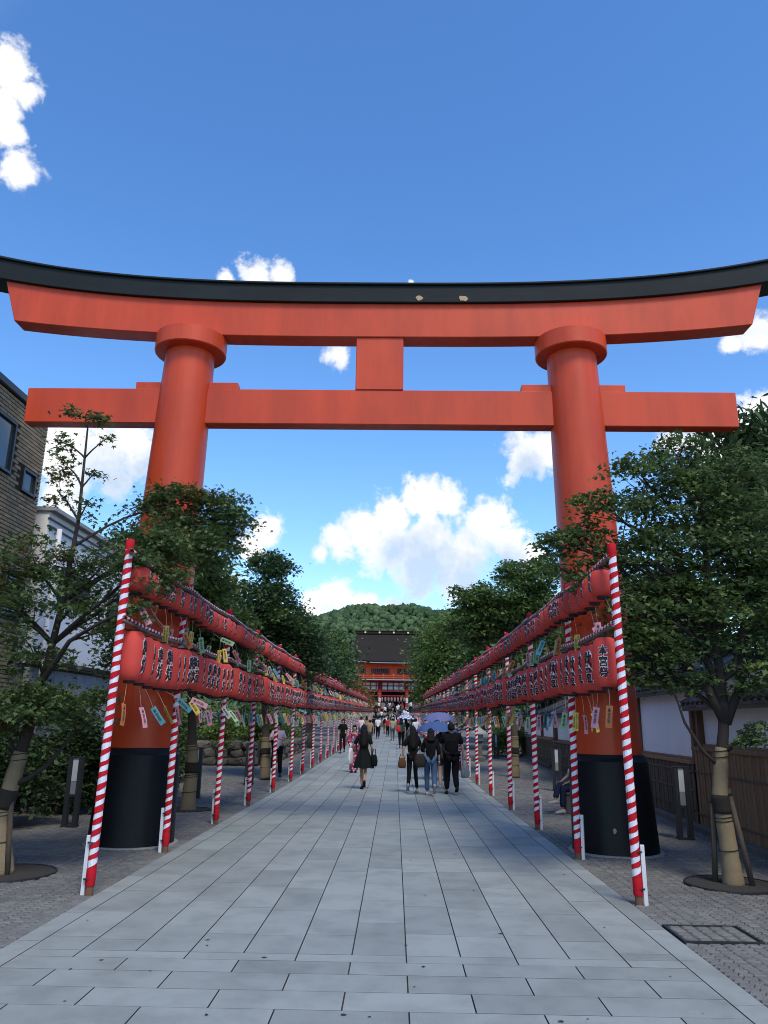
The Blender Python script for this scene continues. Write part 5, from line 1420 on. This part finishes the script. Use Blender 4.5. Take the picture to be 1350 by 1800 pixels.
        for i, (z, a, c) in enumerate(st):
            f = .018*i if bt == 'skirt' else .003*i
            rs.append([((a + f*math.cos(7*2*PI*k/n)*.5)*math.cos(2*PI*k/n), (c + f*math.cos(7*2*PI*k/n)*.5)*math.sin(2*PI*k/n), z + (.012*math.sin(5*2*PI*k/n) if i == len(st)-1 else 0)) for k in range(n)])
        m = MB(); m.rings(rs, cap=False)
        if bt == 'kimono':
            for s in ('l', 'r'):
                a, e_, w_ = Vector(J['sh'+s]), Vector(J['el'+s]), Vector(J['wr'+s])
                m.tube([a, a.lerp(e_,.5), e_, e_.lerp(w_,.75)], [.075,.085,.095,.10], 10)
                q = e_.lerp(w_, .4); sg = -1 if s == 'l' else 1
                m.box((q.x, q.y, q.z-.14), (.05,.20,.28), ch=.01)
        link('skirt' if bt == 'skirt' else 'kimono', m.mesh(bt, bmt, True), o)
        if bt == 'kimono':
            m = MB(); m.rings([[ (a*math.cos(2*PI*k/20), a*.82*math.sin(2*PI*k/20), z) for k in range(20)] for z, a in ((1.02,.160),(1.03,.166),(1.20,.168),(1.21,.16))], cap=False)
            link('sash', m.mesh('sash', CL['blue'], True), o)
    # shoes
    for n in 'lr':
        a, k = Vector(J['an'+n]), Vector(J['kn'+n]); pt = P.get('toe_'+n, 0.0)
        m = MB(); rs = []
        for y, hw, h in ((-.075,.024,.05),(-.05,.036,.085),(.0,.038,.09),(.06,.042,.062),(.12,.044,.048),(.165,.030,.035),(.18,.012,.022)):
            zz = a.z-.075 + pt*max(0, (.10-y))*1.0
            rs.append([(a.x-hw, a.y+y, zz), (a.x-hw*.9, a.y+y, zz+h*.7), (a.x, a.y+y, zz+h), (a.x+hw*.9, a.y+y, zz+h*.7), (a.x+hw, a.y+y, zz)])
        m.rings(rs); link('shoe', m.mesh('shoe', P.get('shoe', CL['blackshoe']), True), o)
    return o
def skin_clean(me, mt, nm):
    me.name = nm; me.materials.clear(); me.materials.append(mt); me.polygons.foreach_set('use_smooth', [True]*len(me.polygons)); return me
def walk(f, side=1, stance=.10):
    """stride f metres; side leg forward"""
    a, c = ('r','l') if side > 0 else ('l','r')
    sg = 1 if side > 0 else -1
    return {'kn'+a: (sg*.09, f*.42, .50), 'an'+a: (sg*stance*.8, f*.5, .075), 'kn'+c: (-sg*.09, f*.02, .48), 'an'+c: (-sg*stance*.8, -f*.55, .13)}
def arms(**k): return k
def at_path(x, y): return (x, y, gz(y)+.002)
# --- the group under the umbrellas
person('person', 'man in black shirt and trousers walking away with a plastic bag', at_path(1.74,20.3), 0.05,
       dict(H=1.73, build=1.22, top=CL['black'], bottom='trousers', bmat=CL['black'], hair='short', hem=.80, sleeve=.85, J={**walk(.34, -1, .13), 'elr': (.27,-.02,1.12), 'wrr': (.30,.03,.88), 'ell': (-.27,.06,1.14), 'wrl': (-.22,.16,1.0)}, shoe=CL['blackshoe'], toe_r=.5))
person('person', 'person in blue jeans and black top with a large dark shoulder bag', at_path(1.20,19.9), .03,
       dict(H=1.58, top=CL['black'], bottom='trousers', bmat=CL['denim'], hair='bob', sleeve=1.4, hem=.80, J={**walk(.42, -1, .10), 'ell': (-.22,.05,1.12), 'wrl': (-.14,.18,1.10)}, shoe=CL['shoe'], toe_r=1.2))
person('person', 'person with long black hair in black tunic and leggings, stepping wide', at_path(.77,20.6), .08,
       dict(H=1.63, build=.95, top=CL['black'], bottom='leggings', bmat=CL['black'], hair='long', sleeve=.9, hem=.78, J={**walk(.30, 1, .17), 'ell': (-.25,-.06,1.13), 'wrl': (-.27,-.03,.92), 'elr': (.23,.05,1.12), 'wrr': (.16,.20,1.08)}, shoe=CL['shoe'], toe_l=.8))
person('person', 'bare-legged person in dark shorts beneath the lower blue umbrella', at_path(1.60,21.7), .0,
       dict(H=1.55, build=.95, top=CL['grey'], bottom='shorts', bmat=CL['navy'], hair='bob', J={**walk(.25, 1), 'ell': (-.20,.10,1.15), 'wrl': (-.10,.14,1.28)}, shoe=CL['shoe']))
person('person', 'person under the upper blue umbrella behind the trio', at_path(1.75,24.6), .0,
       dict(H=1.62, top=CL['navy'], bottom='trousers', bmat=CL['grey'], hair='short', J={**walk(.3, 1), 'ell': (-.20,.10,1.15), 'wrl': (-.10,.14,1.30)}))
# --- left half
person('person', 'person in black short-sleeved dress with long black hair walking away', at_path(-.52,21.5), .12,
       dict(H=1.64, build=.92, top=CL['blackdress'], bottom='skirt', bmat=CL['blackdress'], hair='long', sleeve=.9, hem=.98, J={'knl': (-.05,.05,.49), 'anl': (-.03,.02,.075), 'knr': (.05,-.02,.49), 'anr': (.02,-.16,.12), 'ell': (-.27,.0,1.13), 'wrl': (-.25,.14,1.04), 'elr': (.22,-.05,1.12), 'wrr': (.24,.06,.92)}, toe_r=.8))
person('person', 'person in pink flowered kimono with blue sash facing the camera', at_path(-1.08,27.6), PI-.1,
       dict(H=1.57, build=.95, bottom='kimono', bmat=CL['kimono'], hair='bun', J={'ell': (-.21,.06,1.13), 'wrl': (-.06,.20,1.05), 'elr': (.21,.06,1.13), 'wrr': (.06,.20,1.03), 'anl': (-.07,.0,.075), 'anr': (.07,.05,.075)}))
person('person', 'person in pale pink T-shirt looking down behind the striped poles', at_path(-3.24,24.3), PI-.05,
       dict(H=1.66, build=1.02, top=CL['pink'], bottom='trousers', bmat=CL['black'], hair='short', hem=.82, sleeve=.8, look=(0,1,-.45), J={**walk(.3, 1), 'ell': (-.25,.05,1.14), 'wrl': (-.06,.24,1.20), 'elr': (.25,.05,1.14), 'wrr': (.06,.24,1.22)}, shoe=CL['blackshoe']))
person('person', 'person in black shirt and black shorts walking towards the camera on the left', at_path(-2.33,40.5), PI,
       dict(H=1.66, top=CL['black'], bottom='leggings', bmat=CL['black'], hair='short', sleeve=.9, hem=.72, J={**walk(.5, 1), 'elr': (.24,-.05,1.12)}))
person('person', 'person in brown sunhat and black vest seen from behind', at_path(-1.22,49), 0,
       dict(H=1.62, top=CL['tan'], bottom='trousers', bmat=CL['grey'], hair='short', hat=CL['tan'], J=walk(.4, 1)))
person('person', 'person in white shirt with a diagonal bag strap, seen from behind', at_path(-1.03,62.9), 0,
       dict(H=1.72, top=CL['white'], bottom='trousers', bmat=CL['black'], hair='short', J=walk(.3, -1)))
person('person', 'person in olive shirt and pale hat walking away mid-path', at_path(.14,59.5), 0,
       dict(H=1.66, build=1.1, top=CL['olive'], bottom='trousers', bmat=CL['grey'], hair='short', hat=CL['olive'], J=walk(.35, 1)))
person('person', 'person in dark green top with a red bag walking away', at_path(.68,46.6), 0,
       dict(H=1.72, build=1.05, top=CL['green'], bottom='trousers', bmat=CL['black'], hair='bob', J=walk(.35, 1)))
person('person', 'person in dark top under the blue and white checked umbrella', at_path(1.05,52.0), 0,
       dict(H=1.62, top=CL['black'], bottom='trousers', bmat=CL['grey'], hair='long', J={**walk(.3, 1), 'elr': (.22,.1,1.15), 'wrr': (.1,.16,1.3)}))
person('person', 'person in white shirt right of the checked umbrella', at_path(1.75,55.0), 0,
       dict(H=1.66, build=1.1, top=CL['white'], bottom='trousers', bmat=CL['navy'], hair='short', J=walk(.3, -1)))
# seated visitor half hidden by the right pillar base
bench = thing('stone_bench', 'low stone seat behind the right torii base', 'bench', (4.15,16.6,0), 0)
m = MB(); m.box((0,0,.40), (.9,.42,.10), ch=.015); link('seat', m.mesh('bench_seat', MT['stone']), bench)
for s in (-1, 1):
    m = MB(); m.box((s*.32,0,.17), (.16,.36,.36), ch=.015); link('leg', m.mesh('bench_leg', MT['stone']), bench)
person('person', 'seated person in white top with crossed legs behind the right torii base', (4.05,16.6,-.42), PI/2+.3,
       dict(H=1.62, top=CL['white'], bottom='trousers', bmat=CL['navy'], hair='short', sleeve=.8, J={'knl': (-.10,.42,.95), 'anl': (-.12,.46,.53), 'knr': (.02,.45,1.02), 'anr': (-.12,.62,.72), 'ell': (-.24,.12,1.16), 'wrl': (-.12,.32,1.06), 'elr': (.24,.12,1.16), 'wrr': (.12,.32,1.08)}, shoe=CL['shoe']))
# --- carried things
def bag(name, label, loc, rz, s, mt, strap=None, cat='bag'):
    o = thing(name, label, cat, loc, rz)
    m = MB(); rs = []
    for z, k in ((0,.62),(.08*s[2],.86),(.4*s[2],1.0),(.8*s[2],.80),(s[2],.58)):
        rs.append([((abs(math.cos(t))**.75)*math.copysign(1, math.cos(t))*s[0]/2*k, (abs(math.sin(t))**.75)*math.copysign(1, math.sin(t))*s[1]/2*k, z) for t in [2*PI*i/16 for i in range(16)]])
    m.rings(rs); link('pouch', m.mesh('pouch', mt, True), o)
    if strap:
        m = MB(); m.tube([Vector(p) for p in strap], .011, 6); link('strap', m.mesh('strap', mt, True), o)
    return o
bag('handbag', 'small brown leather handbag at the tunic wearer\'s left hand', (.50,20.55,.60), .3, (.22,.12,.24), CL['brownbag'], [(-.08,0,.22),(-.03,0,.34),(.03,0,.34),(.08,0,.22)])
bag('shoulder_bag', 'large dark brown shoulder bag at the hip of the jeans wearer', (.93,19.78,.66), .5, (.31,.16,.32), CL['darkbag'], [(-.12,0,.30),(.02,.02,.50),(.13,.03,.62),(.13,.03,.5),(.12,0,.30)])
bag('tote_bag', 'white flat tote bag held left of the black dress', (-.86,21.50,.62), 1.2, (.30,.07,.42), CL['white'], [(-.06,0,.40),(-.03,0,.54),(.03,0,.54),(.06,0,.40)])
bag('handbag', 'small black bag hanging right of the black dress', (-.24,21.5,.58), 0, (.20,.12,.30), CL['black'], [(-.05,0,.28),(-.02,0,.44),(.03,0,.44),(.05,0,.28)])
pb = mat('clear_plastic_bag', (.42,.44,.46), rough=.3, var=.2, scale=12, trans=.5, spec=.5)
bag('plastic_bag', 'pale translucent plastic shopping bag in the man\'s right hand', (2.08,20.3,.40), .1, (.24,.14,.30), pb, [(-.08,0,.28),(-.03,0,.44),(.03,0,.44),(.08,0,.28)])
bag('red_bag', 'bright red bag on the back of the green top', (.52,46.35,gz(46)+.95), 0, (.30,.16,.36), CL['red'])
bag('backpack', 'black backpack on the back of the pink T-shirt wearer', (-3.30,24.50,.98), 0, (.38,.18,.46), CL['black'], [(-.14,-.06,.40),(-.13,-.22,.36),(-.13,-.30,.15),(-.14,-.10,.04)])
bag('backpack', 'small black backpack on a distant visitor left of the olive shirt', (-.7,77.9,gz(78)+.95), 0, (.34,.18,.46), CL['black'])
tel = thing('mobile_phone', 'dark phone held by the pink T-shirt wearer', 'phone', (-3.24,23.99,1.27), 0)
m = MB(); m.box((0,0,0), (.075,.012,.145), rot=(.5,0,0), ch=.004); link('phone_body', m.mesh('phone_body', MT['iron']), tel)
def umbrella(label, apex, r, h, mts, grip, n=8, tilt=(0,0)):
    o = thing('umbrella', label, 'umbrella', apex, 0); o.rotation_euler = (tilt[0], tilt[1], .2)
    m = MB(); seg = 6; rows_ = []
    for j in range(seg+1):
        u = j/seg; rr = r*math.sin(u*1.15)/math.sin(1.15); z = -h*(1-math.cos(u*1.35))/(1-math.cos(1.35))
        rows_.append([(rr*(1-.05*u*(1-abs(math.cos(4*2*PI*k/(4*n))))) * math.cos(2*PI*k/(4*n)), rr*math.sin(2*PI*k/(4*n)), z - (.02*u*math.cos(n*2*PI*k/(4*n)) if u > .5 else 0)) for k in range(4*n)])
    for j in range(seg):
        for k in range(4*n):
            k2 = (k+1) % (4*n)
            m.add([rows_[j][k], rows_[j][k2], rows_[j+1][k2], rows_[j+1][k]], [(0,1,2,3)], (j + k//2) % 2 if len(mts) > 1 else 0)
    link('canopy', m.mesh('canopy', mts, True), o)
    for k in range(n):
        m = MB(); t = 2*PI*k/n; m.tube([(r*.05*math.cos(t), r*.05*math.sin(t), -.02), (r*.6*math.cos(t), r*.6*math.sin(t), -h*.40), (r*.97*math.cos(t), r*.97*math.sin(t), -h*1.0)], .004, 4); link('rib', m.mesh('rib', MT['iron']), o)
    m = MB(); m.tube([(0,0,.05), (0,0,-grip)], .008, 6); link('shaft', m.mesh('shaft', MT['iron']), o)
    m = MB(); m.tube([(0,0,-grip), (0,0,-grip-.10)], .014, 6); link('handle', m.mesh('handle', MT['ink']), o)
U1 = cloth('periwinkle_umbrella', (.135,.155,.33)); U2 = cloth('blue_umbrella', (.055,.11,.26)); U3 = cloth('checked_blue', (.10,.16,.42))
umbrella('upper slate-blue umbrella behind the walking trio', (1.68,24.55,2.04), .56, .26, [U1], .72)
umbrella('lower deep blue umbrella just left of the man in black', (1.45,21.65,1.76), .57, .26, [U2], .55)
umbrella('blue and white checked umbrella in the middle distance', (1.0,52.0,gz(52)+1.92), .58, .30, [U3, CL['white']], .62)
# --- the distant crowd: copies of a few figures, each its own person
protos = []
for k, (hr, bt, st) in enumerate((('short','trousers',.3),('long','trousers',.25),('bob','skirt',.1),('short','shorts',.3))):
    protos.append(dict(hair=hr, bottom=bt, J=walk(st, 1 if k % 2 else -1)))
tops = ['white','white','black','grey','white','navy','pink','tan','white','blue','olive','red']
bots = ['black','navy','grey','tan','denim','black']
first = {}
random.seed(31)
cnt = {}
def crowd(x, y, z, k, face, ct, cb, lab):
    if k not in first:
        p = person('person', lab, (x,y,z), face, dict(top=CL[ct], bmat=CL[cb], **protos[k]), 'visitors crowding before the gatehouse'); first[k] = p; return
    src = first[k]; p = src.copy(); COL.objects.link(p); p.location = (x,y,z); p.rotation_euler = (0,0,face); s = random.uniform(.92,1.03); p.scale = (s,s,s); p['label'] = lab
    for ch in src.children:
        c_ = ch.copy(); COL.objects.link(c_); c_.parent = p
        nm = ch.name.split('.')[0]
        if nm in ('top','trousers','shorts','skirt'):
            c_.material_slots[0].link = 'OBJECT'; c_.material_slots[0].material = CL[ct] if nm == 'top' else CL[cb]
spots = [(-.7,78.2),(-1.6,70.5),(1.2,66),(-.3,69),(.7,74),(-1.4,84),(.2,86),(1.5,82),(-2.1,57),(2.0,76),(-.6,91),(.9,93),(-1.5,96),(1.6,95),(.1,99),(-.9,102),(1.2,103),(-1.8,106),(.5,107),(-.2,110),(1.9,108),(-1.2,111.5),(-2.05,66),(2.1,88)]
n_c = 0
zone_n = {}
for x, y in spots:
    ct, cb = random.choice(tops), random.choice(bots); zone = 'middle distance' if y < 80 else ('far end of the path' if y < 103 else 'foot of the gate steps')
    key = (ct, zone); zone_n[key] = zone_n.get(key, 0) + 1
    lab = '%s from left' % ORD[zone_n[key]-1]
    crowd(x, y, gz(y), random.randrange(4), random.choice((0, 0, 0.2, -.2, PI)), ct, cb, '%s distant visitor in %s top and %s below, %s' % (ORD[zone_n[key]-1], ct, cb, zone))
for i in range(26):
    st = random.randrange(0, 12); y = GY - 9.4 + st*.66 - .0 + .33; z = 1.12 + 2.13*(st+1)/12 + .004
    if i > 18: y = GY - 1.0 + random.uniform(-.3,1.5); z = 3.255
    x = -2.6 + 5.2*((i*7) % 26)/25 + random.uniform(-.15,.15)
    ct, cb = random.choice(tops), random.choice(bots); key = (ct, 'steps'); zone_n[key] = zone_n.get(key, 0) + 1
    crowd(x, y, z, random.randrange(4), random.choice((0, 0, .3, PI)), ct, cb, '%s tiny visitor in %s top and %s below on the gate steps' % (ORD[zone_n[key]-1], ct, cb))

bpy.data.scenes.remove(SCRATCH)
